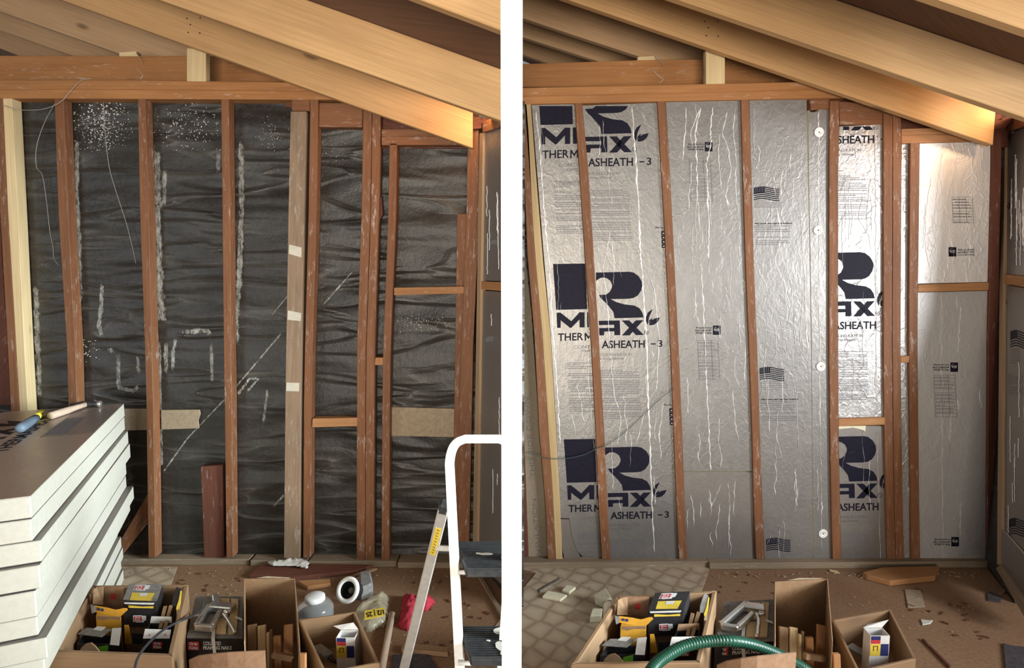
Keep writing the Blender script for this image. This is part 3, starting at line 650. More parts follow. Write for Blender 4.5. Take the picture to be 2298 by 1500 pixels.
fb9 = insulation(board_poly(Rs['i'][1], Rs['j'][0], 657, 1262, [(2060, 657), (2219, 653)]), 'tall foil board below the cross block in the right corner', 'foil_s', [([(2113, 660), (2113, 760), (2115, 1000), (2116, 1260)], .5), ([(2062, 890), (2110, 892), (2155, 891)], .8), ([(2062, 910), (2100, 905), (2140, 902), (2190, 912)], .8), ([(2062, 1112), (2090, 1108), (2105, 1102)], .8), ([(2118, 998), (2150, 990), (2200, 985)], .8), ([(2080, 1045), (2120, 1025), (2200, 1010)], .8), ([(2130, 1076), (2180, 1068), (2210, 1060)], .8)], 6, horiz=26)
wall_part('foam_scrap', [(1882, 957), (1944, 956), (1942, 970), (1936, 966), (1915, 961), (1882, 964)], YB-.004, .01, M['foam_y'], fb6b)
# washers
for i, (x, y) in enumerate([(1838, 297), (1836, 517), (1842, 823), (1847, 1198)]):
    c = on_wall(x, y, YB-.0015); w0 = thing('insulation_washer', c+V((0, 0, -.024)), 'round white foam washer, %s on the narrow foil strip' % ['topmost', 'second from the top', 'third from the top', 'lowest'][i], 'washer', 'washers on the narrow foil strip')
    ax = V((0, -1, 0))
    MB().lathe([(0, .0015), (.013, .0015), (.014, .003), (.0165, .003), (.0175, .0015), (.0215, .0015), (.0225, .003), (.0245, .002), (.0245, 0)], c, ax, 28).build('washer_disc', M['white_metal'], w0)
    MB().lathe([(0, .0026), (.003, .0026), (.004, .0015)], c, ax, 12).build('screw_head', M['steel'], w0)

# ---- the printing ----------------------------------------------------------------------------
def edge_planes(cl, cr, y0, y1, Y=YI):
    pl = []
    for e, sgn in ((cl, -1), (cr, 1)):
        if e is None: continue
        a, b = on_wall(interp(e, y0), y0, Y), on_wall(interp(e, y1), y1, Y); d = (b-a).normalized(); n = V((d.z, 0, -d.x))
        if n.x*sgn < 0: n = -n
        pl.append((a, n))
    return pl
def zr(pts): return [(1200+x/5.356, 570+y/5.356) for x, y in pts]
RPOLY = zr([(735, 225), (1130, 215), (1190, 225), (1250, 270), (1285, 330), (1293, 385), (1280, 440), (1240, 500), (1190, 530), (1130, 540), (915, 545), (980, 580), (1080, 608), (1200, 622), (1260, 655), (1295, 710), (1308, 765), (960, 775), (945, 700), (900, 640), (840, 575), (800, 540), (770, 495), (860, 490), (905, 455), (930, 400), (930, 370), (910, 325), (870, 295), (830, 285), (790, 290), (750, 315), (737, 330)])
APOLY = [zr(p) for p in ([(770, 806), (1022, 801), (1025, 852), (772, 857)], [(955, 850), (1025, 850), (1028, 977), (958, 979)], [(774, 893), (958, 891), (958, 932), (775, 936)], [(775, 934), (836, 933), (832, 980), (777, 982)])]
XPOLY = [zr(p) for p in ([(1048, 802), (1135, 800), (1312, 975), (1220, 978)], [(1215, 800), (1308, 797), (1140, 980), (1048, 982)])]
LEAF = [zr(p) for p in ([(1355, 858), (1338, 810), (1338, 760), (1362, 705), (1420, 663), (1396, 715), (1375, 760), (1366, 810)], [(1362, 840), (1378, 800), (1418, 768), (1405, 800)], [(1372, 852), (1395, 805), (1440, 778), (1505, 764), (1482, 815), (1440, 850), (1395, 860)])]
MPOLY = zr([(262, 708), (310, 706), (440, 810), (540, 702), (600, 704), (600, 885), (540, 885), (538, 790), (440, 890), (425, 890), (312, 800), (312, 890), (270, 890)])
IPOLY = zr([(628, 702), (690, 702), (690, 882), (632, 882)])
MLET = [(0, 1), (0, 0), (.2, 0), (.5, .5), (.8, 0), (1, 0), (1, 1), (.82, 1), (.82, .32), (.5, .82), (.18, .32), (.18, 1)]
BLOCK = zr([(220, 122), (612, 116), (630, 665), (258, 674)])
def print_logo(t, f, cl, cr, y0, y1, part, inkmat='ink'):
    """part 'left': block, M, THERM..., part 'right': R, AX, ASHEATH-3; f maps reference pixels to this print; clipped at the board's edges"""
    P = lambda p: [on_wall(*f(x, y), YI) for x, y in p]
    pl = edge_planes(cl, cr, y0, y1)+[(on_wall(1500, y0+1, YI), V((0, 0, 1))), (on_wall(1500, y1-2, YI), V((0, 0, -1)))]
    mb = MB(); tx = MB(); sm = MB()
    def tq(m, s, x0, x1, yb, yt, b=0.0, dy=0):
        text(m, s, on_wall(*f(x0, yb), YI), on_wall(*f(x1, yb+dy), YI), on_wall(*f(x0, yt), YI), b)
    if part == 'left':
        for p in (BLOCK, MPOLY, IPOLY): mb.add(P(p), [tuple(range(len(p)))])
        tq(tx, 'THER', 1252, 1309, 766, 749, .016, -2); tx.add(P([(1312+17*u, 748+17*v-u) for u, v in MLET]), [tuple(range(12))]); tq(sm, 'CONTINUOUS', 1287, 1374, 783, 776, 0, -2); tq(sm, 'Optimizing', 1304, 1352, 791.5, 785, 0, -1)
    else:
        for p in [RPOLY]+APOLY+XPOLY+LEAF: mb.add(P(p), [tuple(range(len(p)))])
        c = f(1450.2, 746.4); r = 5.2*(f(1460, 700)[0]-f(1450, 700)[0])/10
        ring = [on_wall(c[0]+math.cos(k*math.pi/10)*q, c[1]+math.sin(k*math.pi/10)*q, YI) for q in (r, r*.86) for k in range(20)]
        mb.add(ring, [(k, (k+1) % 20, 20+(k+1) % 20, 20+k) for k in range(20)])
        tq(sm, 'R', 1448, 1453, 749.5, 743.5, .01)
        tq(tx, 'ASHEATH', 1350.5, 1447, 782.5, 765, .018, -1.5); tq(tx, '3', 1476.5, 1486.5, 779, 763.5, .012); tx.add(P([(1461, 771), (1471.5, 771), (1471.5, 773.6), (1461, 773.6)]), [(0, 1, 2, 3)])
        tq(sm, 'OUS INSULATION', 1347, 1418, 800, 793.5, 0, -1); tq(sm, 'in Energy Efficiency', 1347, 1401.5, 809.5, 803, 0, -1)
        tq(sm, 'R', 1453, 1456, 768.5, 764.5)
    for m, nm, mt in ((mb, 'logo_print', inkmat), (tx, 'lettering', inkmat), (sm, 'small_lettering', 'ink_grey')):
        clip(m.build(nm, M[mt], t), pl)
idt = lambda x, y: (x, y)
row3 = lambda x, y: (1273+(x-1249)*.961, 1003+(y-610)*.945)
row1 = lambda x, y: (1214+(x-1249)*1.043, 323+(y-735)*1.08)
for f, y0, y1 in ((row1, 237, 480), (idt, 500, 870), (row3, 900, 1240)):
    print_logo(fb1, f, l1, r1, max(y0, 236), y1, 'left'); print_logo(fb2, f, l2, r2, max(y0, 235), y1, 'right')
print_logo(fb6, lambda x, y: (1961+(x-1442)*1.0, 566+(y-610)*1.01), Rs['f'][1], Rs['g'][0], 480, 860, 'right')
print_logo(fb6, lambda x, y: (1962+(x-1447)*1.02, 313+(y-772.6)*1.04), Rs['f'][1], Rs['g'][0], 283, 460, 'right')
print_logo(fb6b, lambda x, y: (1967+(x-1442)*.97, 979+(y-610)*.978), Rs['f'][1], Rs['g'][0], 958, 1255, 'right')
def fine_print(t, x0, y0, x1, y1, cl, cr, pitch=4.0, lean=.06, fn=None, gaps=(.22,)):
    """small illegible paragraphs: rows of word-length marks"""
    fn = fn or (lambda x, y: on_wall(x, y, YI)); mb = MB(); y = y0; k = 0
    while y < y1:
        k += 1
        if k % random.choice((5, 6, 8)) == 0: y += pitch; continue
        x = x0+lean*(y-y0)+(random.uniform(4, 9) if random.random() < .15 else 0); xe = x1+lean*(y-y0)-(random.uniform(8, 40) if random.random() < .2 else random.uniform(0, 4))
        while x < xe-3:
            L = min(random.uniform(2.5, 9), xe-x); mb.add([fn(x, y), fn(x+L, y-.05), fn(x+L, y-1.5), fn(x, y-1.45)], [(0, 1, 2, 3)]); x += L+1.1
        y += pitch
    o = mb.build('fine_print', M['ink_grey'], t); o['kind'] = 'stuff'
    if cl or cr: o = clip(o, edge_planes(cl, cr, y0, y1))
    return o
for t, x0, y0, x1, y1, c in ((fb1, 1242, 408, 1312, 525, 1), (fb1, 1272, 816, 1340, 925, 1), (fb1, 1296, 1200, 1352, 1246, 1), (fb2, 1310, 428, 1414, 545, 2), (fb2, 1338, 832, 1436, 942, 2), (fb2, 1362, 1214, 1454, 1258, 2),
                          (fb6, 1872, 396, 1946, 496, 3), (fb6, 1872, 790, 1948, 900, 3), (fb6b, 1874, 1196, 1956, 1256, 3)):
    a, b = {1: (l1, r1), 2: (l2, r2), 3: (Rs['f'][1], Rs['g'][0])}[c]; fine_print(t, x0, y0, x1, y1, a, b)
def flag(t, x, y, w_, h, fn=None, inkm='ink'):
    fn = fn or (lambda a, b: on_wall(a, b, YI)); mb = MB(); n = 12
    wave = lambda u: -math.sin(u*math.pi*1.7-.2)*h*.09
    for k in range(7):
        v0, v1 = k*2/13, (k*2+1)/13; u0 = .42 if k < 3 else 0
        us = [u0+(1-u0)*i/n for i in range(n+1)]
        mb.add([fn(x+u*w_, y+v*h+wave(u)) for u in us for v in (v0, v1)], [(2*i, 2*i+1, 2*i+3, 2*i+2) for i in range(n)])
    us = [.42*i/5 for i in range(6)]
    mb.add([fn(x+u*w_, y+v*h+wave(u)) for u in us for v in (0, .49)], [(2*i, 2*i+1, 2*i+3, 2*i+2) for i in range(5)])
    fp = mb.build('flag_print', M[inkm], t)
    st = MB(); fn2 = lambda a, b: fn(a, b)+V((0, -.0004, 0))
    for i in range(5):
        for j in range(4):
            cx, cy = x+w_*(.05+.075*i), y+h*(.07+.11*j)+wave(.05+.075*i); st.add([fn2(cx-.6, cy), fn2(cx, cy-.6), fn2(cx+.6, cy), fn2(cx, cy+.6)], [(0, 1, 2, 3)])
    st.build('flag_stars', M['white_ink'], fp)['kind'] = 'stuff'
for x, y, w_, h in ((1692, 421, 57, 28), (1705, 826, 55, 27), (1720, 1210, 54, 27)):
    flag(fb4, x, y, w_, h); fine_print(fb4, x+1, y+31, x+66, y+50, Rs['e'][1], r4, 4.5)
for x, y0, y1 in ((1694, 508, 552), (1708, 903, 946)):
    fine_print(fb4, x, y0, x+80, y1, Rs['e'][1], r4, 4.2); 
    m = MB(); text(m, 'Why choose other rigid foam insulation?', on_wall(x, y0-3, YI), on_wall(x+84, y0-4, YI), on_wall(x, y0-8, YI), .01); clip(m.build('small_lettering', M['ink'], fb4), edge_planes(Rs['e'][1], r4, y0-20, y0))
for t, x, y, fl_ in ((fb3, 1582, 319, 1), (fb3, 1600, 731, 1), (fb9, 2133, 814, 1), (fb9, 2135, 1206, 1), (fb8, 2129, 555, 0)):
    m = MB().add([on_wall(*p, YI) for p in [(x, y), (x+17, y), (x+17, y+21), (x, y+21)]], [(0, 1, 2, 3)]); em = m.build('energy_mark', M['ink'], t)
    m = MB(); m.tube([on_wall(x+8.5+6*math.cos(k*.35), y+8+4.5*math.sin(k*.35), YI-.0004) for k in range(1, 14)], .0009, 4); text(m, 'energy', on_wall(x+3, y+13, YI-.0005), on_wall(x+14, y+11, YI-.0005), on_wall(x+3, y+8, YI-.0005)); m.build('mark_lettering', M['white_ink'], em)
    m = MB()
    for k, s in enumerate(('Your local area', 'with ENERGY STAR', 'for homes')):
        if fl_: text(m, ['Ask us about', 'with ENERGY STAR', 'insulating'][k], on_wall(x-3, y+15-k*6, YI), on_wall(x-38+k % 2*-2, y+15-k*6, YI), on_wall(x-3, y+19.5-k*6, YI), .01)
        else: text(m, ['Ask us about', 'with ENERGY STAR', 'insulating'][k], on_wall(x+20, y+8+k*6, YI), on_wall(x+58, y+7+k*6, YI), on_wall(x+20, y+3.5+k*6, YI), .01)
    m.build('small_lettering', M['ink'], t)
def grid(t, x0, y0, x1, y1, nx, ny):
    m = MB(); L = .05
    for i in range(nx+1):
        x = lerp(x0, x1, i/nx); m.add([on_wall(x, y0, YI), on_wall(x+.7, y0, YI), on_wall(x+.7+L*(y1-y0), y1, YI), on_wall(x+L*(y1-y0), y1, YI)], [(0, 1, 2, 3)])
    for j in range(ny+1):
        y = lerp(y0, y1, j/ny); s = L*(y-y0); m.add([on_wall(x0+s, y, YI), on_wall(x1+s, y, YI), on_wall(x1+s, y+.7, YI), on_wall(x0+s, y+.7, YI)], [(0, 1, 2, 3)])
    o = m.build('printed_table', M['ink_grey'], t); o['kind'] = 'stuff'; fine_print(t, x0+2, y0+6, x1-3, y1, None, None, (y1-y0)/ny, .05)
grid(fb3, 1546, 356, 1594, 452, 3, 12); grid(fb3, 1565, 764, 1611, 853, 3, 12); grid(fb9, 2095, 842, 2143, 936, 3, 12); grid(fb8, 2136, 442, 2182, 500, 3, 9)
fine_print(fb3b, 1610, 1246, 1654, 1257, None, None)
for x, y in ((1484, 519), (1502, 917)):
    for k in range(4):
        ip = MB().add([on_wall(x+k*.4+a, y+k*9.6+b, YI) for a, b in ((0, 0), (9, 0), (9, 8.6), (0, 8.6))], [(0, 1, 2, 3)]).build('icon_print', M['ink'], fb2)
        MB().add([on_wall(x+k*.4+a, y+k*9.6+b, YI-.0005) for a, b in ((2, 6), (4.5, 2.5), (7, 6))], [(0, 1, 2)]).build('icon_symbol', M['white_ink'], ip)
    m = MB(); text(m, 'Why choose', on_wall(x-14, y-5, YI), on_wall(x+10, y-5, YI), on_wall(x-14, y-10, YI), .01); clip(m.build('small_lettering', M['ink'], fb2), edge_planes(None, r2, y-20, y))
# gypsum panel at the left edge
t = thing('gypsum_panel', on_wall(1185, 1262, 3.055), 'tan gypsum panel with upward lettering at the left edge of the foil wall', 'panel')
MB().prism([on_wall(x, y, 3.055) for x, y in [(1140, 560), (1177, 560), (1192, 700), (1206, 900), (1224, 1120), (1231, 1262), (1187, 1262), (1172, 900), (1140, 900)]], (0, .012, 0)).build('panel_sheet', M['gyp'], t)
m = MB()
text(m, 'THIS SIDE DOWN', on_wall(1201, 1072, 3.054), on_wall(1187, 892, 3.054), on_wall(1191, 1073, 3.054)); text(m, 'INSULATION', on_wall(1213, 1255, 3.054), on_wall(1203, 1120, 3.054), on_wall(1204, 1256, 3.054))
m.build('lettering', M['ink_grey'], t)

# ---- foil boards on the two slanting side walls -----------------------------------------------------
def side_board(p0, n, pts, label, mat, out=0.0, th=.027):
    P = [on_plane(x, y, p0+n*out, n) for x, y in pts]; c = sum(P, V((0, 0, 0)))/len(P)
    t = thing('insulation_board', (c.x, c.y, min(p.z for p in P)), label, 'insulation board', 'foil boards on the side walls')
    MB().prism([p-n*.0015 for p in P], n*-th).build('foam_core', M['foam_y'], t); MB().prism(P, n*-.0014).build('foil_facer', M[mat], t)
    return t, (lambda x, y: on_plane(x, y, p0+n*(out+.0012), n))
def side_creases(t, fn, x0, x1, y0, y1, k, n):
    mb = MB()
    for _ in range(k):
        x = random.uniform(x0, x1); y = random.uniform(y0, y1-60); L = random.uniform(20, 130); vs = []; m_ = int(L/8)+1
        L = min(L, y1-y-4)
        for i in range(m_+1):
            q = y+L*i/m_; xx = x+random.gauss(0, .5); vs += [fn(xx-.6, q), fn(xx, q)+n*.002, fn(xx+.6, q)]
        mb.add(vs, [(3*i+j, 3*i+j+1, 3*i+j+4, 3*i+j+3) for i in range(m_) for j in (0, 1)])
    o = mb.build('foil_crease', M['crease'], t); o['kind'] = 'stuff'
t, f = side_board(pL0, nL, [(1084, 300), (1148, 272), (1148, 632), (1079, 630)], 'upper foil board on the side wall beside the white border post', 'foil'); side_creases(t, f, 1090, 1130, 310, 620, 9, nL); flag(t, 1101, 540, 44, 22, f, 'ink_grey')
t, f = side_board(pL0, nL, [(1078, 652), (1148, 658), (1148, 1330), (1066, 1262)], 'lower dim foil board on the side wall behind the stepladder', 'foil_d'); side_creases(t, f, 1086, 1130, 680, 1200, 4, nL); flag(t, 1090, 757, 44, 26, f, 'ink_grey')
t, f = side_board(pR0, nR, [(2263, 302), (2312, 282), (2312, 620), (2254, 615)], 'upper foil board on the right side wall above the cross block', 'foil'); side_creases(t, f, 2266, 2300, 320, 600, 14, nR); flag(t, 2273, 527, 40, 30, f, 'ink_grey'); fine_print(t, 2270, 566, 2296, 600, None, None, 5, .02, f)
text(mb := MB(), '-3', f(2259, 468), f(2267, 470), f(2259, 454), .03); mb.build('lettering', M['ink'], t)
t, f = side_board(pR0, nR, [(2254, 640), (2312, 650), (2312, 1390), (2241, 1264)], 'lower foil board on the right side wall reaching the floor', 'foil_d'); side_creases(t, f, 2262, 2300, 680, 1200, 8, nR); flag(t, 2267, 744, 36, 36, f); flag(t, 2264, 1166, 36, 36, f); fine_print(t, 2268, 786, 2290, 822, None, None, 5, .02, f); fine_print(t, 2262, 838, 2296, 890, None, None, 4, .02, f)
text(mb := MB(), '3', f(2253, 682), f(2259, 684), f(2253, 670), .03); mb.build('lettering', M['ink'], t)
t, f = side_board(pR0, nR, [(2247, 1190), (2255, 1196), (2312, 1262), (2312, 1385), (2250, 1286), (2246, 1240)], 'torn dusty foil offcut leaning on the lower right side wall', 'foil_d', .012, .008)

# ================================================================== STACK OF FOAM BOARDS, left-hand room
ORD = ['topmost', 'second', 'third', 'fourth', 'fifth', 'sixth', 'seventh', 'eighth', 'ninth', 'tenth', 'eleventh', 'twelfth', 'thirteenth', 'fourteenth', 'lowest']
pf, pb = on_level(68, 1112, .93), on_level(278, 905, .93)
sd = (pb-pf); sl = sd.length; sd.normalize(); sx = V((-sd.y, sd.x, 0))       # depth direction and the direction to the left
zs = [on_wall(68, y, pf.y).z for y in (1112, 1164, 1216, 1267, 1322, 1383, 1428, 1478)]
k = 7
zs += [zs[7]*(1-(i+1)/k) for i in range(k)]
offs = [(0, 0, 0, .0), (.004, -.003, .01, 0), (-.012, -.010, -.004, .1), (-.008, .003, .006, -.2), (.006, .004, .0, .1), (.010, -.006, -.01, 0), (-.012, .008, .004, -.2), (.0, -.003, 0, .1)]+[(random.uniform(.045, .06), random.uniform(-.008, .008), random.uniform(-.02, .01), random.uniform(-.2, .2)) for _ in range(7)]
for i in range(14):
    z1, z0 = zs[i], max(zs[i+1], .0); dr, dfr, dbk, rot = offs[i]
    a = pf-sx*(-dr)+sd*(-dfr); q = Matrix.Rotation(R(rot), 3, 'Z'); dd, xx = q @ sd, q @ sx
    b = a+dd*(sl+dfr+dbk); c, d = b+xx*.82, a+xx*.82
    base = [V((p.x, p.y, z0+.0012)) for p in (a, b, c, d)]
    cen = sum(base, V((0, 0, 0)))/4
    t = thing('foam_board', (cen.x, cen.y, z0), '%s foam board%s in the white stack at left' % (ORD[i] if i < 13 else 'lowest', '' if i in (0, 13) else ' from the top'), 'insulation board', 'loose foam boards in the white stack')
    MB().prism(base, (0, 0, z1-z0-.0045)).build('foam_core', M['foam'], t, .003)
    MB().prism([V((p.x, p.y, z1-.0033)) for p in base], (0, 0, .0015)).build('foil_facer', M['foil_top'] if i == 0 else M['foil_d'], t)
    if i == 0: top = t; ztop = z1-.0018
# print on the top facer: reads away from the viewer
m = MB(); L = lambda x, y: on_level(x, y, ztop+.0006)
p0, p1 = L(14, 1014), L(108, 948)
u = (p1-p0); text(m, 'THERMASHEATH', p0, p0+u*1.35, p0-sd.cross(V((0, 0, 1)))*.05, .02)
m.build('lettering', M['ink'], top)['kind'] = 'stuff'
m = MB(); left = -sd.cross(V((0, 0, 1)))
q0 = p0+left*.075-u*.1; e = u.normalized()
for a0, wd in ((.0, .14), (.16, .15), (.33, .15)):
    text(m, 'MAX'[(0, .16, .33).index(a0)], q0+e*a0, q0+e*(a0+wd), q0+e*a0+left*.10, .05)
for a0, b0, c0 in ((.50, .06, .14), (.53, .02, .10)):
    s0 = q0+e*a0; m.add([s0, s0+e*.05+left*b0, s0+e*.10+left*c0, s0+e*.02+left*(c0-.03)], [(0, 1, 2, 3)])
m.build('logo_print', M['ink'], top)['kind'] = 'stuff'
mb = MB()
for r_ in range(16):
    s0 = p0+sd.cross(V((0, 0, 1)))*(.055+.011*r_)+e*.18; x = random.uniform(0, .02)
    while x < .52+random.uniform(-.06, .02):
        L_ = random.uniform(.01, .03); c = s0+e*x; mb.add([c, c+e*L_, c+e*L_+left*.0045, c+left*.0045], [(0, 1, 2, 3)]); x += L_+.005
o = mb.build('fine_print', M['ink_grey'], top); o['kind'] = 'stuff'
m = MB(); s0 = L(148, 972); m.add([s0, s0+e*.30, s0+e*.30+left*.07, s0+left*.07], [(0, 1, 2, 3)]); m.build('print_block', M['ink_grey'], top)
# hammer and scraper on the stack
hz = ztop+.018
h0, h1 = on_level(113, 934, hz), on_level(196, 907, hz); hd = (h1-h0).normalized()
t = thing('hammer', (h0+h1)/2-V((0, 0, .018)), 'wooden-handled hammer with a dark steel head lying on the foam stack', 'hammer')
MB().tube([h0, h0+hd*.004, h0+hd*.10, h0+(h1-h0)*.7, h1], [.0145, .0165, .0165, .0125, .0125], 14).build('handle', M['dowel'], t)
hx = V((hd.y, -hd.x, 0)); hc = h1-hd*.006
hm = MB().tube([hc-hx*.075, hc-hx*.045, hc-hx*.02, hc+hx*.02, hc+hx*.034, hc+hx*.040, hc+hx*.056], [.006, .010, .0155, .0165, .0115, .0125, .0165], 12)
hm = hm.build('head', M['steel'], t)
MB().lathe([(0, 0), (.0165, 0), (.0170, .006), (.016, .012), (0, .014)], hc+hx*.056, hx, 16).build('striking_face', M['chrome'], hm)
g0, g1, g2, g3 = on_level(45, 962, hz+.004), on_level(80, 939, hz), on_level(95, 924, hz-.002), on_level(150, 917, ztop+.004)
t = thing('scraper', (g0+g2)/2-V((0, 0, .02)), 'scraper with blue grey grip and yellow neck lying left of the hammer', 'scraper')
gd = g1-g0
MB().tube([g0-gd*.04, g0, g0+gd*.15, g0+gd*.6, g1], [.010, .0185, .020, .019, .017], 14).build('grip', M['grip'], t)
MB().tube([g1, lerp(g1, g2, .5), g2], [.0165, .0125, .011], 12).build('neck', M['yplastic'], t)
MB().bar(g2-(g3-g2)*.05, g3, .028, .004).build('blade', M['chrome'], t, .001)

# ================================================================== STEPLADDER
lt = on_wall(1010, 1060, 1.74); lb = on_wall(1032, 1500, 1.60); ld = (lb-lt).normalized(); lfoot = lt+ld*(lt.z/-ld.z)
lh = on_wall(1045, 985, 1.745); XR = .006
t = thing('stepladder', V((lfoot.x+.08, lfoot.y+.1, 0)), 'narrow white stepladder with grey ribbed treads beside the white border post', 'stepladder')
ap = on_wall(1009, 1040, 1.743)
loop = [lfoot, lt, on_wall(1009.5, 1036, 1.743), on_wall(1015, 1010, 1.744), on_wall(1026, 994, 1.745), on_wall(1044, 985.5, 1.745), on_wall(1100, 985, 1.745)]
er = on_wall(1100, 985, 1.745); zx = lambda p: V((2*(XR-.0)-p.x-.165+.0, p.y, p.z))
cx = (lt.x+.008)/2
mir = lambda p: V((2*cx-p.x, p.y, p.z))
path = loop[:-1]+[mir(p) for p in reversed(loop[:-1])]
def flat_tube(path, w_, h_, name, mat, parent, bev=.003):
    """rectangular tube swept along a path in the leaning ladder plane"""
    nrm = V((0, -1, 0)) - ld*V((0, -1, 0)).dot(ld); nrm.normalize(); vs = []; m_ = len(path)
    for i, p in enumerate(path):
        tt = (path[min(i+1, m_-1)]-path[max(i-1, 0)]).normalized(); s = tt.cross(nrm).normalized()
        vs += [p+s*w_/2+nrm*h_/2, p-s*w_/2+nrm*h_/2, p-s*w_/2-nrm*h_/2, p+s*w_/2-nrm*h_/2]
    fs = [(4*i+k, 4*i+(k+1) % 4, 4*i+4+(k+1) % 4, 4*i+4+k) for i in range(m_-1) for k in range(4)]+[(3, 2, 1, 0), tuple(4*(m_-1)+k for k in range(4))]
    return MB().add(vs, fs).build(name, mat, parent, bev)
dense = [path[0], path[1]]+spline(path[1:6], 5)[1:]+spline(path[6:11], 5)+[path[10], path[11]] if False else path
flat_tube(spline([path[1], *path[2:6]], 5)[0:0]+[path[0]]+spline(path[1:6], 5)+spline(path[6:11], 5)+[path[11]], .026, .030, 'front_frame', M['white_metal'], t)
rt = on_wall(996, 1140, 1.80); rb = on_wall(907, 1500, 2.02); rd = (rb-rt).normalized(); rfoot = rt+rd*(rt.z/-rd.z)
MB().bar(rt, rfoot, .034, .036, (0, 1, 0)).build('rear_leg', M['alu'], t, .003)
rt2 = V((.002, rt.y, rt.z)); rf2 = V((.004, rfoot.y, 0)); MB().bar(rt2, rf2, .022, .03, (0, 1, 0)).build('rear_leg', M['alu'], t, .003)
MB().bar(rt-rd*.022, rt+rd*.016, .032, .040, (0, 1, 0)).build('end_cap', M['rubber'], t, .006)
ys0, ys1 = rt+rd*.075, rt+rd*.19
lab = MB().bar(ys0-V((.0, .0185, 0)), ys1-V((.0, .0185, 0)), .021, .002, (0, 1, 0)).build('caution_label', M['yellow'], t); lab['label'] = 'yellow caution label'
lm = MB(); ax = (ys1-ys0).normalized()
for k in range(9): lm.bar(ys0+ax*(.006+.012*k)-V((.003, .0202, 0)), ys0+ax*(.012+.012*k)-V((-.004, .0202, 0)), .0016, .0006, (0, 1, 0))
lm.build('label_print', M['ink'], lab)['kind'] = 'stuff'
MB().bar(on_wall(980, 1231, 1.83), on_wall(1012, 1232, 1.76), .012, .016).build('hinge_bar', M['white_metal'], t, .003)
def tread(z, pts, th, nm):
    P = [on_level(x, y, z) for x, y in pts]
    bd = MB().prism([p-V((0, 0, th)) for p in P], (0, 0, th-.003)).build('tread', M['rubber'], t, .004); bd['label'] = nm
    a, b, c, d = P[3], P[2], P[1], P[0]; n = 15
    for i in range(n):
        f = (i+.5)/n; p, q = lerp(a, d, f), lerp(b, c, f)
        MB().bar(lerp(p, q, .03), lerp(p, q, .99), .005, .004).build('rib', M['rubber'], bd)
    return bd, (a, b, c, d)
t1, q1 = tread(.715, [(1024, 1216), (1146, 1216), (1150, 1279), (1046, 1279)], .026, 'upper grey ribbed tread')
t2, q2 = tread(.50, [(1030, 1406), (1148, 1406), (1152, 1478), (1056, 1478)], .026, 'lower ribbed tread with pale paint splashes')
def splash(q, regs, par):
    mb = MB()
    for u0, v0, ru, rv in regs:
        mb.prism([lerp(lerp(q[0], q[1], u0+ru*math.cos(k*.7)*random.uniform(.6, 1.1)), lerp(q[3], q[2], u0+ru*math.cos(k*.7)*random.uniform(.6, 1.1)), v0+rv*math.sin(k*.7)*random.uniform(.7, 1.1))+V((0, 0, .0025)) for k in range(9)], (0, 0, .0012))
    o = mb.build('paint_splash', M['plaster'], par); o['kind'] = 'stuff'
splash(q1, [(.5, .5, .16, .05), (.85, .4, .08, .08), (.35, .52, .06, .03)], t1); splash(q2, [(.75, .8, .16, .12), (.72, .35, .10, .16), (.80, .12, .12, .10), (.5, .5, .06, .03)], t2)
for y, Y, dy in ((1285, 1.655, 0), (1489, 1.585, 0)):
    a, b = on_wall(1028, y, Y), on_wall(1060, y, Y); MB().tube([a, b], .0065, 10).build('support_pin', M['white_metal'], t)

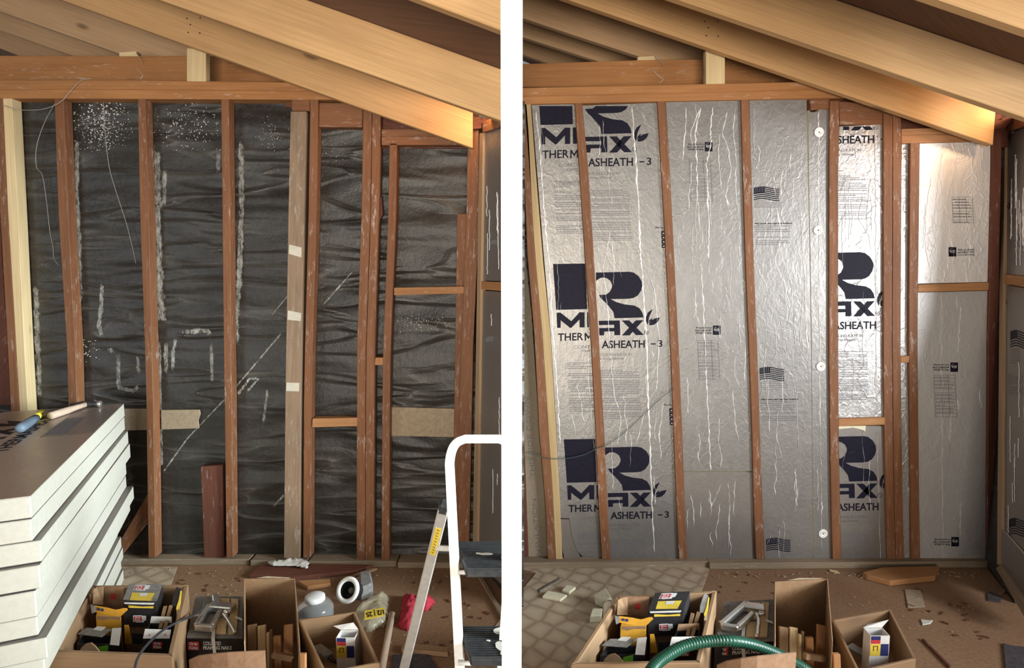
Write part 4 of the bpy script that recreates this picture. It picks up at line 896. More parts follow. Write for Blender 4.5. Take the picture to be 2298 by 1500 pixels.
# ================================================================== CLUTTER, built once for each room
def inset(q, tk):
    c = sum(q, V((0, 0, 0)))/4; n = 4; out = []
    for i in range(n):
        p, a, b = q[i], q[i-1], q[(i+1) % n]; d1 = (a-p).normalized(); d2 = (b-p).normalized()
        s = abs(d1.cross(d2).z) or 1; out.append(p+(d1+d2)*tk/s)
    return out
def open_box(t, q, z0, z1, tk, mat, nm='side_panel', bev=.0015, base=True, skip=()):
    q = [V((p.x, p.y, 0)) for p in q]; iq = inset(q, tk); out = []
    for i in range(4):
        if i in skip: continue
        j = (i+1) % 4; poly = [q[i], q[j], iq[j], iq[i]]
        out.append(MB().prism([p+V((0, 0, z0)) for p in poly], (0, 0, z1-z0)).build(nm, mat, t, bev))
    if base: MB().prism([p+V((0, 0, z0+.001)) for p in iq], (0, 0, .008)).build('base_panel', mat, t)
    return out
def crumple(name, poly, z0, h, mat, amp=.012, step=.010, parent=None, seed=1):
    """a loose crumpled sheet or heap over a floor outline"""
    rnd = random.Random(seed); P = [V((p.x, p.y, 0)) for p in poly]
    x0, x1 = min(p.x for p in P), max(p.x for p in P); y0, y1 = min(p.y for p in P), max(p.y for p in P)
    nx, ny = max(4, int((x1-x0)/step)), max(4, int((y1-y0)/step)); idx = {}; vs = []
    from mathutils import noise as N
    def dist(x, y):
        ins = False; dm = 9
        for a, b in zip(P, P[1:]+P[:1]):
            if (a.y > y) != (b.y > y) and x < (b.x-a.x)*(y-a.y)/(b.y-a.y)+a.x: ins = not ins
            ab = b-a; u = max(0, min(1, ((x-a.x)*ab.x+(y-a.y)*ab.y)/max(ab.length_squared, 1e-9))); dm = min(dm, math.hypot(x-a.x-ab.x*u, y-a.y-ab.y*u))
        return dm if ins else -dm
    for i in range(nx+1):
        for j in range(ny+1):
            x, y = lerp(x0, x1, i/nx), lerp(y0, y1, j/ny); d = dist(x, y)
            if d < -step*.6: continue
            f = min(1, max(0, d)/(.035)); z = z0+h*math.sqrt(f)+abs(N.noise(V((x*38, y*38, seed*3.1))))*amp*(.3+f)+N.noise(V((x*90, y*90, seed)))*amp*.5*f
            idx[i, j] = len(vs); vs.append((x+rnd.gauss(0, step*.12), y+rnd.gauss(0, step*.12), max(z, z0)))
    fs = [(idx[i, j], idx[i+1, j], idx[i+1, j+1], idx[i, j+1]) for i in range(nx) for j in range(ny) if all(k in idx for k in ((i, j), (i+1, j), (i+1, j+1), (i, j+1)))]
    bot = len(vs); allv = vs+[(a, b, z0) for a, b, c in vs]
    allf = fs+[tuple(bot+k for k in f[::-1]) for f in fs]
    cnt = {}
    for f in fs:
        for a, b in zip(f, f[1:]+f[:1]): cnt[(a, b)] = 1
    allf += [(a, bot+a, bot+b, b) for a, b in cnt if (b, a) not in cnt]
    return MB().add(allv, allf, True).build(name, mat, parent)
def clutter(m, room, rt):
    """m maps a pixel of the left view to this room's view; rt is True in the right-hand room"""
    lv = lambda x, y, z: on_level(*m(x, y), z)
    yo = -.07 if rt else 0.0
    wp = lambda x, y, Y: on_wall(*m(x, y), Y+yo)
    def box(name, quad, z1, z0, mat, parent, bev=.001):
        q = [lv(x, y, z1) for x, y in quad]; return MB().prism([V((p.x, p.y, z0)) for p in q], (0, 0, z1-z0)).build(name, mat, parent, bev)
    def sheetw(name, pts, Y, mat, parent, th=.002):
        return MB().prism([wp(x, y, Y) for x, y in pts], (0, th, 0)).build(name, mat, parent)
    def sheet3(name, pts, mat, parent, th=.002):
        return MB().sheet([lv(*p) for p in pts], th).build(name, mat, parent)
    def logo(t, f, inv=False, outline=True):
        """red rounded badge reading Grip Rite; f maps unit coordinates onto a surface, off is the lift in layers"""
        if outline: MB().add([f(x, y, 1) for x, y in ((-.08, -.12), (-.02, -.18), (1.02, -.18), (1.1, -.1), (1.5, -.1), (1.56, .0), (1.56, .75), (1.3, .85), (1.28, 1.12), (.35, 1.15), (.3, 1.05), (-.04, 1.04), (-.08, .95))], [tuple(range(13))]).build('badge_outline', M['white_ink'], t)
        bo = MB().add([f(x, y, 2) for x, y in ((0, .06), (.05, 0), (.95, 0), (1, .06), (1, .88), (.95, .94), (.05, .94), (0, .88))], [tuple(range(8))]).build('badge', M['red'], t)
        g = MB(); text(g, 'Grip', f(.14, .48, 3), f(.86, .48, 3), f(.14, .06, 3), .03); text(g, 'Rite', f(.14, .88, 3), f(.86, .88, 3), f(.14, .48, 3), .03); g.build('lettering', M['white_ink'], bo)['kind'] = 'stuff'
    # --- wooden crate
    RZ = .345
    cq = [lv(*p, RZ) for p in ((108, 1464), (388, 1474), (423, 1312), (207, 1314))]
    c0 = sum(cq, V((0, 0, 0)))/4
    t = thing('wooden_crate', (c0.x, c0.y, 0), 'open wooden crate full of nail cartons, '+room, 'crate', 'wooden crates of nail cartons')
    open_box(t, cq, 0, RZ, .016, M['crate'], 'side_board', .003)
    def ct(name, label, cat, quad, z): 
        q = [lv(x, y, z) for x, y in quad]; c = sum(q, V((0, 0, 0)))/len(q); return thing(name, (c.x, c.y, .012), label+', '+room, cat)
    # brown carton at the back of the crate
    t = ct('brown_carton', 'plain brown open carton, back left of the crate', 'carton', [(231, 1330), (270, 1330)], .33)
    MB().prism([wp(231, 1317, 2.125), wp(277, 1320, 2.125), V((wp(277, 1320, 2.125).x, 2.125+yo, .012)), V((wp(231, 1317, 2.125).x, 2.125+yo, .012))], (0, .004, 0)).build('back_panel', M['card2'], t)
    MB().prism([wp(210, 1324, 2.11), wp(217, 1319, 2.12), wp(231, 1317, 2.123), wp(231, 1358, 2.09), wp(208, 1357, 2.08)], (.0, .003, 0)).build('side_flap', M['card'], t)
    MB().prism([wp(248, 1334, 2.1235), wp(259, 1334, 2.1235), wp(259, 1346, 2.1235), wp(248, 1346, 2.1235)], (0, .001, 0)).build('red_mark', M['red'], t)
    # amber open carton
    t = ct('amber_carton', 'torn amber carton with a raised front flap', 'carton', [(215, 1383), (270, 1383)], .33)
    box('carton_body', [(219, 1366), (271, 1368), (271, 1385), (215, 1385)], .315, .012, M['amber'], t)
    fl_ = sheetw('front_flap', [(212, 1360), (240, 1365), (259, 1370), (276, 1366), (284, 1366), (286, 1370), (271, 1384), (258, 1384), (212, 1374)], 2.012, M['amber'], t)
    sheetw('flap_print', [(218, 1365), (224, 1366), (224, 1371), (218, 1370)], 2.010, M['blue'], t, .001); sheetw('flap_print', [(226, 1366.5), (232, 1367.5), (232, 1373), (226, 1372)], 2.010, M['blue'], t, .001)
    sheetw('side_flap', [(203, 1358), (213, 1362), (213, 1375), (206, 1378)], 2.0, M['grey_card'], t)
    sheetw('torn_edge', [(218, 1384), (270, 1385), (270, 1392), (244, 1390), (230, 1393), (218, 1390)], 2.012, M['card2'], t, .001)
    # black nail carton on a yellow and brown carton
    t = ct('lower_carton', 'brown and yellow carton under the black nail carton', 'carton', [(278, 1402), (330, 1402)], .28)
    box('carton_body', [(287, 1380), (352, 1380), (346, 1403), (279, 1403)], .268, .012, M['card2'], t)
    sheetw('yellow_edge', [(279, 1404), (288, 1404), (296, 1446), (280, 1446)], 1.994, M['amber'], t, .002); sheetw('dark_panel', [(297, 1422), (322, 1424), (320, 1446), (297, 1446)], 1.993, M['black'], t, .002)
    A = [(290, 1312), (365, 1312), (352, 1350), (276, 1347)]; za = .373
    t = ct('nail_carton', 'closed black nail carton, yellow label, in the crate', 'carton', A, za)
    t.location.z = .27
    box('carton_body', A, za, .27, M['black'], t); MB().prism([lv(x, y, za+.0005) for x, y in A], (0, 0, .001)).build('lid', M['grey_card'] if not rt else M['black'], t)
    fl2 = lambda x, y, o: lv(lerp(305, 326, x)-y*6+ (0), lerp(1315, 1315, x)+y*10, za+.0016+.0006*o)
    logo(t, fl2)
    bx = lambda u, v, o=0: lv(*[lerp(lerp(A[0][k], A[1][k], u), lerp(A[3][k], A[2][k], u), v) for k in (0, 1)], za+.0022+o)
    MB().add([bx(.18, .52), bx(.86, .52), bx(.82, 1), bx(.20, 1)], [(0, 1, 2, 3)]).build('yellow_label', M['yellow'], t); MB().add([bx(.42, .53, .0006), bx(.66, .53, .0006), bx(.65, .72, .0006), bx(.42, .72, .0006)], [(0, 1, 2, 3)]).build('barcode_label', M['white_card'], t)
    Yf = lv(300, 1349, za).y-.0015-yo
    sheetw('front_lip', [(276, 1348), (350, 1351), (348, 1361), (318, 1362), (278, 1358)], Yf-.004, M['black'], t); sheetw('white_edge', [(278, 1353), (347, 1354), (344, 1358), (280, 1356)], Yf-.007, M['white_card'], t, .001)
    sheetw('yellow_label', [(288, 1357), (344, 1357), (344, 1366), (288, 1365)], Yf-.0025, M['yellow'], t, .001)
    logo(t, lambda x, y, o: wp(300+x*18, 1384+y*12, Yf-.0006-.0006*o))
    # open black nail carton in the front right of the crate
    q = [(321, 1434), (380, 1434), (386, 1399), (337, 1399)]
    t = ct('nail_carton', 'open black nail carton with a white flap in the crate', 'carton', q, .31)
    open_box(t, [lv(x, y, .31) for x, y in q], .012, .31, .003, M['black'], 'side_panel', 0)
    yb, yf = lv(350, 1399, .31).y, lv(350, 1434, .31).y-yo
    sheet3('back_flap', [(337, 1399, .312), (386, 1399, .312), (385, 1385, .335), (340, 1384, .335)], M['white_card'] if not rt else M['card'], t)
    sheet3('front_flap', [(321, 1434, .312), (381, 1434, .312), (384, 1414, .336), (326, 1412, .336)], M['white_card'], t)
    for x in (336, 371): MB().lathe([(0, .001), (.0025, .001), (.0025, 0)], lv(x, 1426, .3235)+V((0, -.001, .001)), (0, -.8, .6), 10).build('red_dot', M['red'], t)
    logo(t, lambda x, y, o: wp(342+x*22, 1441+y*17, yf-.0008-.0006*o), outline=False)
    # torn dusty carton in the front left of the crate
    q = [(172, 1446), (270, 1447), (272, 1427), (186, 1426)]
    t = ct('torn_carton', 'torn grey carton with a green label in the crate', 'carton', q, .27)
    open_box(t, [lv(x, y, .27) for x, y in q], .012, .27, .003, M['black'], 'side_panel', 0)
    sheet3('top_flap', [(194, 1410, .285), (252, 1413, .287), (228, 1431, .288), (174, 1424, .285)], M['grey_card'], t); sheet3('red_print', [(218, 1406.5, .2872), (238, 1408, .2878), (227, 1417, .2882), (208, 1414, .2872)], M['white_card'], t, .001)
    sheet3('side_flap', [(252, 1411, .30), (272, 1410, .305), (267, 1450, .285), (247, 1448, .28)], M['white_card'], t)
    yq = lv(220, 1446, .27).y-yo; sheetw('green_label', [(221, 1453), (243, 1449), (242, 1480), (221, 1480)], yq-.004, M['green'], t); sheetw('black_panel', [(243, 1449), (270, 1448), (269, 1480), (242, 1480)], yq-.004, M['black'], t)
    t = ct('cardboard_piece', 'torn cardboard piece in the crate\'s front left', 'cardboard', [(180, 1460), (220, 1460)], .28)
    MB().prism([wp(x, y, 1.855) for x, y in [(172, 1478), (182, 1455), (192, 1446), (204, 1444), (214, 1452), (224, 1466), (224, 1500), (172, 1500)]], (0, .004, 0)).build('torn_sheet', M['card'], t)
    # upright sleeve and two sticks by the right-hand side of the crate
    t = ct('upright_sleeve', 'upright black sleeve with yellow edge in the crate', 'sleeve', [(390, 1370), (400, 1370)], .34)
    sheetw('black_face', [(396, 1318), (405, 1324), (404, 1336), (397, 1362), (386, 1361), (387, 1346)], 2.03, M['grey_card'] if rt else M['black'], t, .003)
    sheetw('yellow_edge', [(405, 1327), (407, 1329), (404, 1358), (398, 1372), (395, 1366), (401, 1348)], 2.028, M['yellow'], t, .003); sheetw('lower_strip', [(396, 1366), (403, 1360), (399, 1420), (395, 1420)], 2.029, M['tan'], t, .003)
    for k, (a, b, lab) in enumerate((((371, 1362), (366, 1384), 'left'), ((384, 1360), (377, 1386), 'right'))):
        p1, p0 = lv(*a, .34), lv(*b, .325); s = MB().bar(V((p0.x, p0.y, .02)) if False else p0-(p1-p0)*1.2, p1, .012, .006).build('wood_stick', M['crate']); tag(s, lab+' short pale stick behind the black carton in the crate, '+room, 'stick', 'short sticks in the crates')
    # --- collated nail box
    NB = [(419, 1433), (545, 1434), (545, 1340), (439, 1340)]; zn = .22
    c = sum([lv(x, y, zn) for x, y in NB], V((0, 0, 0)))/4
    t = thing('framing_nail_box', (c.x, c.y, 0), 'black box of framing nails with a white strap, '+room, 'nail box', 'black boxes of framing nails')
    MB().prism([V((p.x, p.y, 0)) for p in [lv(x, y, zn) for x, y in NB]], (0, 0, zn-.001)).build('box_body', M['black'], t, .001)
    tf = MB().prism([lv(x, y, zn-.0005) for x, y in NB], (0, 0, .0015)).build('top_film', M['grey_card'], t)
    for qd in ([(494, 1346), (515, 1347), (512, 1384), (491, 1384)], [(519, 1347), (535, 1348), (531, 1425), (512, 1425)], [(488, 1390), (509, 1391), (507, 1424), (485, 1424)]):
        MB().prism([lv(x, y, zn+.0012) for x, y in qd], (0, 0, .006)).build('nail_strip', M['fresh'], tf)
    st = [lv(x, y, zn+.009) for x, y in ((478, 1395), (485, 1395), (482, 1434), (474, 1434))]; MB().sheet(st, .0012).build('strap', M['white_metal'], t)
    yn = lv(480, 1434, zn).y-.002-yo; sheetw('strap', [(474, 1434), (482, 1434), (486, 1474), (479, 1475)], yn-.004, M['white_metal'], t, .0012)
    MB().sheet([lv(x, y, zn+.002) for x, y in ((427, 1381), (450, 1379), (450, 1383), (426, 1385))], .0012).build('strap', M['white_metal'], t); MB().sheet([lv(x, y, zn+.009) for x, y in ((528, 1383), (543, 1389), (544, 1394), (527, 1387))], .0012).build('strap', M['white_metal'], t)
    logo(t, lambda x, y, o: wp(421+x*26, 1441+y*20, yn-.0006*o), outline=False)
    g = MB(); f = lambda x, y: wp(x, y, yn-.001)
    text(g, 'COLLATED', f(456, 1449), f(496, 1449), f(456, 1440.5), .035); text(g, 'FRAMING NAILS', f(456, 1459), f(520, 1459), f(456, 1450.5), .035); g.build('lettering', M['white_ink'], t)['kind'] = 'stuff'
    # --- staple gun lying on the nail box
    zg = zn+.022
    P = (lambda x, y, z=zg: on_level(x, y, z)) if rt else (lambda x, y, z=zg: on_level(x, y, z))
    if rt: segs = [('grip_bar', (1619, 1404), (1670, 1360), .020), ('lower_bar', (1654, 1411), (1689, 1379), .017), ('nose_bar', (1618, 1406), (1656, 1412), .018), ('body', (1667, 1361), (1716, 1369), .042), ('body_cap', (1671, 1356), (1680, 1360), .022)]; lev = [(1697, 1378), (1702, 1392), (1701, 1412), (1699, 1430)]; knob = ((1702, 1377), (1716, 1380))
    else: segs = [('grip_bar', (440, 1407), (469, 1362), .020), ('lower_bar', (475, 1409), (494, 1374), .018), ('nose_bar', (438, 1408), (478, 1411), .018), ('body', (470, 1361), (525, 1366), .042), ('body_cap', (483, 1340), (486, 1358), .024)]; lev = [(501, 1378), (510, 1390), (519, 1405), (528, 1421)]; knob = ((502, 1376), (518, 1371))
    c = P(480, 1385) if not rt else P(1665, 1385)
    t = thing('staple_gun', (c.x, c.y, zn), 'chrome staple gun lying on the framing nail box, '+room, 'staple gun', 'chrome staple guns')
    for nm, a, b, wd in segs: MB().bar(P(*a), P(*b), wd, .026).build(nm, M['chrome'], t, .004)
    MB().tube(spline([P(x, y, zg+.004) for x, y in lev], 5), .0075, 10).build('lever', M['chrome'], t); MB().tube([P(*knob[0], zg+.012), P(*knob[1], zg+.014)], .009, 12).build('spring_knob', M['chrome'], t)
    # --- tall brown carton with offcuts
    TQ = [lv(*p, .29) for p in ((547, 1440), (673, 1440), (662, 1299), (547, 1299))]; c = sum(TQ, V((0, 0, 0)))/4
    t = thing('tall_carton', (c.x, c.y, 0), 'tall open brown carton of wood offcuts, '+room, 'carton', 'tall open cartons of offcuts')
    open_box(t, TQ, 0, .29, .004, M['card'], 'side_panel', .001, skip=(0,))
    q = [V((p.x, p.y, 0)) for p in TQ[:2]]; MB().prism([q[0], q[1], q[1]+V((0, .004, 0)), q[0]+V((0, .004, 0))], (0, 0, .15)).build('front_panel', M['card'], t)
    MB().sheet([lv(600, 1294, .296), lv(652, 1297, .293), lv(646, 1299, .291), lv(575, 1298, .291)], .002).build('torn_paper_edge', M['tan'], t)
    OFF = [((566, 1402), (567, 1464), .033, 'leftmost greenish', 'crate'), ((587.5, 1404), (589.5, 1465), .029, 'second from left wide pale', 'fresh'), ((601.5, 1420), (603, 1463), .008, 'left thin', 'fresh'), ((608, 1414), (610, 1463), .008, 'right thin', 'crate'), ((622, 1428), (627, 1460), .026, 'short orange', 'block'), ((648, 1402), (645, 1464), .033, 'rightmost tall orange', 'block')]
    for a, b, wd, lab, mt in OFF:
        p1, p0 = lv(*a, .235), lv(*b, .185); d = (p1-p0).normalized(); p0 = V((p0.x, p0.y-.01, .024)); p1 = V((p1.x, p1.y, p1.z))
        tag(MB().bar(p0, p1, wd, .012, (0, -1, .3)).build('wood_offcut', M[mt], None, .001), lab+' wood offcut in the tall brown carton, '+room, 'wood offcut', 'wood offcuts in the tall cartons')
    # loose sheet of cardboard in front
    c = wp(500, 1500, 1.84); t = thing('cardboard_sheet', (c.x, 1.78, 0), 'curved brown cardboard sheet before the framing nail box, '+room, 'cardboard', 'brown cardboard sheets at the front')
    top_ = [(424, 1482), (445, 1473), (475, 1469), (510, 1466), (550, 1464), (594, 1462)]
    mb = MB(); vs = []
    for i, (x, y) in enumerate(top_):
        p = wp(x, y, 1.81-.05*math.sin(i/5*math.pi)); vs += [p, V((p.x, p.y, 0))]
    n = len(top_); mb.add(vs+[p+V((0, .005, 0)) for p in vs], [(2*i, 2*i+1, 2*i+3, 2*i+2) for i in range(n-1)]+[(2*n+2*i+2, 2*n+2*i+3, 2*n+2*i+1, 2*n+2*i) for i in range(n-1)]+[(2*i, 2*i+2, 2*n+2*i+2, 2*n+2*i) for i in range(n-1)]+[(0, 2*n, 2*n+1, 1), (2*n-2, 2*n-1, 4*n-1, 4*n-2)])
    mb.build('bent_sheet', M['card2'], t)
    for (a, b, wd, mt, lab) in (((679, 1467), (684, 1520), .026, 'block', 'reddish block between the tall carton and small box'), ((612, 1470), (655, 1478), .022, 'crate', 'pale offcut lying before the tall carton')):
        p1, p0 = lv(*a, .21), lv(*b, .16); 
        if lab.startswith('red'): p0 = V((p1.x+.004, p1.y-.03, 0))
        tag(MB().bar(p0, p1, wd, .016, (0, -1, .3)).build('wood_offcut', M[mt], None, .002), lab+', '+room, 'wood offcut')
    # --- small wooden box
    WQ = [lv(*p, .15) for p in ((726, 1513), (852, 1489), (797, 1373), (670, 1391))]; c = sum(WQ, V((0, 0, 0)))/4
    t = thing('small_wooden_box', (c.x, c.y, 0), 'small open wooden box holding a staple carton, '+room, 'wooden box', 'small wooden boxes')
    open_box(t, WQ, 0, .15, .011, M['crate'], 'side_board', .002)
    # staple carton
    YS = 2.165; b0 = wp(755, 1480, YS); zt = wp(755, 1432, YS).z
    xl, xr = wp(754, 1432, YS).x, wp(796, 1430, YS).x
    t = thing('staple_carton', ((xl+xr)/2, YS+yo+.02, .012), 'white staple carton with yellow panel in the small box, '+room, 'carton', 'staple cartons')
    open_box(t, [V((xl, YS+yo, 0)), V((xr, YS+yo, 0)), V((xr+.004, YS+yo+.05, 0)), V((xl+.004, YS+yo+.05, 0))], .012, zt, .002, M['white_card'], 'side_panel', 0)
    MB().sheet([V((xl+.003, YS+yo+.052, zt)), V((xr+.002, YS+yo+.052, zt)), wp(793, 1398, YS+.065), wp(748, 1406, YS+.065)], .002).build('back_flap', M['white_card'], t)
    W_ = xr-xl; pan = lambda u0, v0, u1, v1, mt, nm: MB().prism([V((xl+W_*u0, YS+yo-.0012, lerp(zt, wp(755, 1478, YS).z, v0))), V((xl+W_*u1, YS+yo-.0012, lerp(zt, wp(755, 1478, YS).z, v0))), V((xl+W_*u1, YS+yo-.0012, lerp(zt, wp(755, 1478, YS).z, v1))), V((xl+W_*u0, YS+yo-.0012, lerp(zt, wp(755, 1478, YS).z, v1)))], (0, .001, 0)).build(nm, M[mt], t)
    pan(.04, .02, .52, .20, 'blue', 'navy_panel'); pan(.04, .20, .52, .38, 'red', 'red_panel'); pan(.02, .40, .54, .97, 'yellow', 'yellow_panel'); pan(.56, .40, .96, .97, 'blue', 'navy_panel')
    g = MB(); zz = lambda v: lerp(zt, wp(755, 1478, YS).z, v); X = lambda u: xl+W_*u
    for u0, v0, u1, v1 in ((.17, .48, .40, .51), (.17, .48, .20, .72), (.37, .48, .40, .72)): g.add([V((X(u0), YS+yo-.0022, zz(v0))), V((X(u1), YS+yo-.0022, zz(v0))), V((X(u1), YS+yo-.0022, zz(v1))), V((X(u0), YS+yo-.0022, zz(v1)))], [(0, 1, 2, 3)])
    g.build('staple_symbol', M['ink'], t)['kind'] = 'stuff'
    # flattened grey tube
    a, b = lv(708, 1450, .06), lv(739, 1476, .035)
    t = thing('sealant_tube', (lerp(a, b, .5).x, lerp(a, b, .5).y, .02), 'flattened grey tube lying in the small wooden box, '+room, 'tube', 'grey tubes in the wooden boxes')
    dx = V((.020, .012, 0)); MB().add([a-dx, a+dx, a+dx+V((0, 0, .003)), a-dx+V((0, 0, .003)), b-dx*.8-V((0, 0, .008)), b+dx*.8-V((0, 0, .008)), b+dx*.8+V((0, 0, .012)), b-dx*.8+V((0, 0, .012))], [(0, 1, 2, 3), (4, 5, 6, 7), (0, 1, 5, 4), (1, 2, 6, 5), (2, 3, 7, 6), (3, 0, 4, 7)]).build('tube_body', M['grey_card'], t, .003)
    d = (b-a).normalized(); MB().tube([b, b+d*.03, b+d*.032, b+d*.06], [.009, .008, .004, .003], 10).build('nozzle', M['black'], t)
    # dusty rubbish heaped in the bottom of the crate and the box
    for qd, z, h, nm, sd_ in (([(176, 1500), (385, 1500), (415, 1330), (215, 1330)], .012, .10, 'crate_rubbish', 3), ([(742, 1500), (836, 1484), (790, 1400), (682, 1412)], .010, .012, 'box_rubbish', 5)):
        pass
L_ = 'by the black-papered wall'; R_ = 'by the foil-lined wall'
clutter(lambda x, y: (x, y), L_, False)
clutter(lambda x, y: (x*1.042+1168, y+35-.052*x), R_, True)

# ---- things only in the left-hand room ----------------------------------------------------------
p = spline([on_level(*q) for q in ((300, 1515, .36), (308, 1480, .37), (330, 1448, .372), (362, 1418, .368), (392, 1400, .362), (415, 1390, .352), (440, 1378, .28), (452, 1368, .27), (456, 1352, .285))])
tag(MB().tube(p, .0042, 8).build('cable', M['cable']), 'dark cable draped over the crate towards the staple gun', 'cable')
jc = on_level(707, 1352, .10); jc = V((jc.x, jc.y, 0))
t = thing('screw_jar', jc, 'clear plastic jar of screws with a white lid behind the small wooden box', 'jar')
MB().lathe([(0, .002), (.075, .002), (.08, .01), (.08, .075), (.062, .10), (.040, .108), (.040, .118)], jc, (0, 0, 1), 28).build('jar_body', M['clear'], t)
MB().lathe([(0, .004), (.073, .004), (.076, .01), (.076, .05), (.05, .058), (0, .055)], jc, (0, 0, 1), 24).build('screws', M['steel'], t)
MB().lathe([(0, .132), (.038, .132), (.044, .128), (.045, .112), (.043, .110)], jc, (0, 0, 1), 28).build('lid', M['white_card'], t)
fc = on_wall(781, 1325, 2.60); fa = V((-.30, -.80, .52)).normalized()
t = thing('light_housing', V((fc.x, fc.y+.05, 0)), 'recessed light can with a white ring lying on the left subfloor', 'light fitting')
MB().lathe([(.038, .004), (.042, .010), (.056, .010), (.060, .004), (.060, -.002), (.042, -.004), (.038, .004)], fc, fa, 30).build('trim_ring', M['white_metal'], t)
MB().lathe([(.040, 0), (.040, -.07), (.0, -.072), (0, -.069), (.036, -.066), (.037, 0)], fc, fa, 24).build('can', M['steel'], t)
MB().lathe([(0, .0), (.012, .0), (.014, .03), (0, .034)], fc-fa*.055, fa, 12).build('lamp_socket', M['grey_card'], t)
jb = on_level(826, 1335, .0); tag(MB().prism([on_level(x, y, .0) for x, y in ((808, 1352), (838, 1340), (832, 1310), (806, 1312))], (0, 0, .07)).build('junction_box', M['grey_card'], None, .008), 'dull grey metal junction box behind the light can', 'junction box')
bg_ = [on_level(x, y, 0) for x, y in ((800, 1372), (822, 1358), (860, 1336), (872, 1345), (868, 1405), (830, 1420), (802, 1416), (792, 1396))]
bag = crumple('plastic_bag', bg_, .001, .045, M['bag'], .016, .011, None, 4); tag(bag, 'cloudy plastic bag with a yellow label beside the small wooden box', 'plastic bag')
lq = [on_level(x, y, .075) for x, y in ((818, 1392), (863, 1382), (863, 1364), (818, 1372))]; MB().sheet(lq, .002).build('yellow_label', M['yellow'], bag)
g = MB(); up_ = V((0, -.0012, .0022)); text(g, '1/2 | 25', lq[2]*.93+lq[0]*.07+up_, lq[3]*.93+lq[1]*.07+up_, lerp(lq[1], lq[2], .12)+up_, .02); g.build('lettering', M['ink'], bag)['kind'] = 'stuff'
d0, d1 = on_level(880, 1379, .016), on_level(856, 1508, .016); tag(MB().tube([d0, d1], .0145, 14).build('round_dowel', M['dowel']), 'pale round dowel lying on the floor left of the stepladder', 'dowel')
rc = crumple('red_cloth', [on_level(x, y, 0) for x, y in ((905, 1340), (932, 1346), (944, 1348), (966, 1340), (976, 1356), (958, 1374), (940, 1372), (932, 1412), (912, 1418), (892, 1408), (900, 1374))], .001, .035, M['redcloth'], .022, .009, None, 2); tag(rc, 'crumpled red cloth on the floor behind the stepladder', 'cloth')
wpaper = crumple('crumpled_paper', [on_level(x, y, .036) for x, y in ((598, 1262), (640, 1258), (668, 1252), (694, 1262), (690, 1276), (655, 1270), (610, 1270))], .036, .012, M['plaster'], .014, .008, None, 8); tag(wpaper, 'crumpled dirty white paper on the sole plate below the flat stud', 'paper')
def flat_piece(name, pts, th, mat, label, cat, z=0.0015, group=None, bev=.002):
    o = MB().prism([on_level(x, y, z) for x, y in pts], (0, 0, th)).build(name, M[mat], None, bev); return tag(o, label, cat, group)
flat_piece('plank', [(560, 1300), (655, 1305), (800, 1290), (838, 1276), (700, 1274), (585, 1277)], .022, 'dk', 'reddish brown plank lying along the foot of the black-papered wall', 'plank')
flat_piece('wood_sliver', [(782, 1297), (840, 1278), (847, 1280), (790, 1301)], .01, 'crate', 'pale wood sliver lying behind the light can', 'wood sliver', .026)
flat_piece('wood_scrap', [(668, 1312), (740, 1308), (742, 1318), (690, 1326)], .02, 'block', 'orange wood scrap behind the jar of screws', 'wood scrap')
flat_piece('floor_batten', [(1068, 1290), (1076, 1288), (1142, 1400), (1134, 1406)], .012, 'sole', 'long thin batten lying on the floor behind the stepladder treads', 'batten')
flat_piece('board_offcut', [(905, 1452), (1005, 1462), (1005, 1476), (900, 1468)], .02, 'crate', 'short pale board lying behind the stepladder legs', 'board')
flat_piece('dark_cloth', [(880, 1472), (960, 1470), (985, 1505), (880, 1510)], .006, 'dcloth', 'dark flat cloth on the floor behind the stepladder rear leg', 'cloth')
# ---- things only in the right-hand room ---------------------------------------------------------
hp = spline([on_level(*q) for q in ((1440, 1545, .385), (1468, 1496, .392), (1500, 1470, .396), (1540, 1450, .398), (1590, 1440, .398), (1640, 1439, .393), (1690, 1448, .35), (1735, 1464, .305), (1775, 1484, .262), (1810, 1505, .226), (1850, 1540, .15))], 30)
mb = MB(); rr = [.0185 if i % 4 in (1, 2) else .0150 if i % 4 == 0 else .017 for i in range(len(hp))]; mb.tube(hp, rr, 14)
tag(mb.build('corrugated_hose', M['hose']), 'green corrugated hose arching over the crate of nail cartons', 'hose')
for i, (nm, pts, th, lab) in enumerate((('foam_offcut', [(1217, 1344), (1258, 1352), (1273, 1341), (1230, 1332)], .014, 'flat white foam offcut on the patterned vinyl at left'), ('foam_offcut', [(1261, 1331), (1278, 1336), (1292, 1324), (1272, 1320)], .016, 'small flat foam offcut just behind the larger flat one on the vinyl'))):
    flat_piece(nm, pts, th, 'foam_y', lab, 'foam offcut', .0045, 'foam offcuts on the vinyl')
def tilted(name, pts, mat, label):
    """an irregular block from front quad and top points (px, py, height)"""
    P = [on_level(*p) for p in pts]
    o = MB().add(P, [(0, 1, 2, 3), (4, 5, 6, 7), (0, 1, 5, 4), (1, 2, 6, 5), (2, 3, 7, 6), (3, 0, 4, 7)]).build(name, M[mat], None, .002); return tag(o, label, 'foam offcut', 'foam offcuts on the vinyl')
tilted('foam_offcut', [(1336, 1358, .006), (1356, 1366, .006), (1376, 1352, .006), (1356, 1344, .006), (1332, 1336, .05), (1356, 1350, .055), (1372, 1342, .07), (1358, 1320, .085)], 'foam_y', 'leaning square foam block behind the left edge of the right crate')
tilted('foam_offcut', [(1323, 1398, .006), (1349, 1397, .006), (1352, 1376, .006), (1328, 1377, .006), (1324, 1384, .05), (1349, 1382, .05), (1352, 1366, .05), (1330, 1366, .05)], 'foam_y', 'upright cube of foam beside the left edge of the right crate')
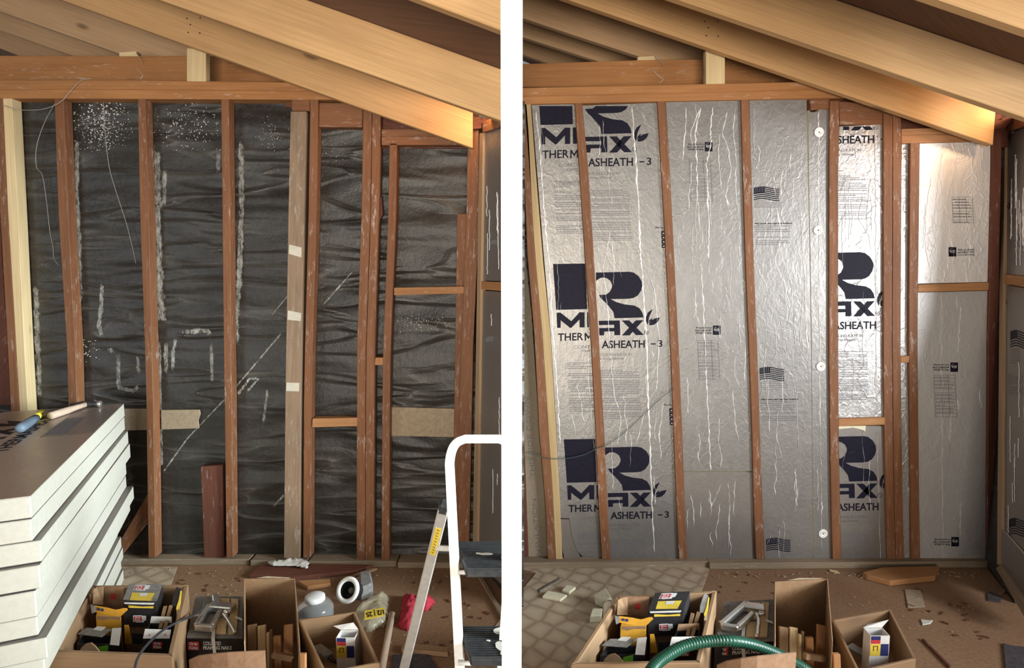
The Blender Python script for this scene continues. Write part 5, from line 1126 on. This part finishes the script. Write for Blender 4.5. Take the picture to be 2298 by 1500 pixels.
tilted('foam_offcut', [(1352, 1392, .006), (1366, 1392, .006), (1376, 1372, .006), (1358, 1370, .006), (1354, 1356, .06), (1368, 1350, .06), (1376, 1346, .07), (1360, 1346, .06)], 'tan', 'brownish foam piece between the cube and the right crate')
flat_piece('plank', [(1935, 1296), (1945, 1302), (1997, 1316), (2098, 1305), (2108, 1282), (1980, 1285)], .028, 'block', 'reddish angled plank lying along the foot of the foil-lined wall', 'plank', .0015)
flat_piece('paper_sheet', [(2030, 1324), (2066, 1326), (2076, 1364), (2037, 1366)], .003, 'tan', 'pale rectangular card lying on the brown subfloor', 'card')
flat_piece('paper_scrap', [(2066, 1392), (2084, 1394), (2094, 1394), (2088, 1402), (2070, 1405)], .004, 'plaster', 'small torn white paper scrap on the brown subfloor', 'paper')
flat_piece('tar_scrap', [(2214, 1334), (2224, 1330), (2248, 1342), (2246, 1354), (2216, 1350)], .004, 'dcloth', 'small dark scrap lying near the right side wall', 'scrap')
flat_piece('wood_chip', [(2240, 1332), (2252, 1323), (2258, 1328), (2246, 1340)], .006, 'crate', 'pale wood chip beside the small dark scrap', 'wood chip')
flat_piece('dark_cloth', [(2250, 1446), (2272, 1452), (2310, 1456), (2310, 1520), (2256, 1510)], .006, 'dcloth', 'dark flat cloth in the lower right corner of the floor', 'cloth')
flat_piece('wood_stick', [(2068, 1438), (2072, 1436), (2136, 1500), (2130, 1502)], .008, 'dk', 'thin dark stick lying on the right subfloor', 'stick')
flat_piece('foam_sliver', [(2245, 1280), (2252, 1279), (2264, 1300), (2258, 1306)], .03, 'foam_y', 'yellow foam sliver in the right corner at the wall foot', 'foam offcut')
flat_piece('wood_chip', [(1860, 1280), (1880, 1284), (1886, 1290), (1862, 1284)], .006, 'fresh', 'pale splinter at the foot of the foil-lined wall', 'wood chip')
tag(crumple('crumpled_foil', [on_level(x, y, .004) for x, y in ((1205, 1325), (1240, 1305), (1258, 1296), (1256, 1304), (1232, 1318), (1210, 1332))], .004, .006, M['foil_d'], .006, .008, None, 6), 'crumpled foil strip on the vinyl near the left edge', 'foil strip')
# dust, splinters and chips strewn over the floors
def debris(name, regs, mat, zz=.002):
    mb = MB()
    for x0, x1, y0, y1, n, s in regs:
        for _ in range(n):
            c = on_level(random.uniform(x0, x1), random.uniform(y0, y1), zz); a = random.uniform(0, 6.3); l, w_ = s*random.uniform(.5, 2.2), s*random.uniform(.3, .8)
            d = V((math.cos(a), math.sin(a), 0)); e_ = V((-d.y, d.x, 0)); mb.prism([c-d*l-e_*w_, c+d*l-e_*w_*.4, c+d*l*.8+e_*w_, c-d*l*.7+e_*w_*.8], (0, 0, s*.4))
    o = mb.build(name, M[mat]); return tag(o, None, None, None, 'stuff')
o = debris('floor_debris', [(270, 1110, 1276, 1300, 45, .0035), (400, 545, 1285, 1335, 14, .0035), (860, 1100, 1290, 1500, 26, .003), (1190, 1560, 1287, 1330, 26, .0035), (1600, 2200, 1283, 1297, 70, .0045), (1900, 2215, 1325, 1440, 26, .0035)], 'chip', .005); o['label'] = 'pale chips and crumbs scattered on both floors'; o['category'] = 'debris'
o = debris('floor_splinters', [(400, 545, 1285, 1335, 10, .008), (900, 1100, 1300, 1480, 24, .009), (1600, 1740, 1285, 1340, 8, .007), (1990, 2215, 1325, 1440, 18, .009)], 'dk'); o['label'] = 'dark splinters scattered on the bare subfloor'; o['category'] = 'debris'

# ---- finishing: put the origin of single-mesh things at their base --------------------------------
bpy.context.view_layer.update()
for o in [x for x in SC.objects if x.type == 'MESH' and x.parent is None and x.get('kind') != 'structure']:
    me = o.data; n = len(me.vertices); co = np.empty(n*3); me.vertices.foreach_get('co', co); co = co.reshape(n, 3)
    c = V(((co[:, 0].min()+co[:, 0].max())/2, (co[:, 1].min()+co[:, 1].max())/2, co[:, 2].min()))
    me.transform(Matrix.Translation(-c)); o.location = c
    for ch in o.children: ch.matrix_parent_inverse = Matrix.Translation(-c)
for o in SC.objects:
    if o.type == 'MESH' and ('lettering' in o.name): o['kind'] = 'stuff'
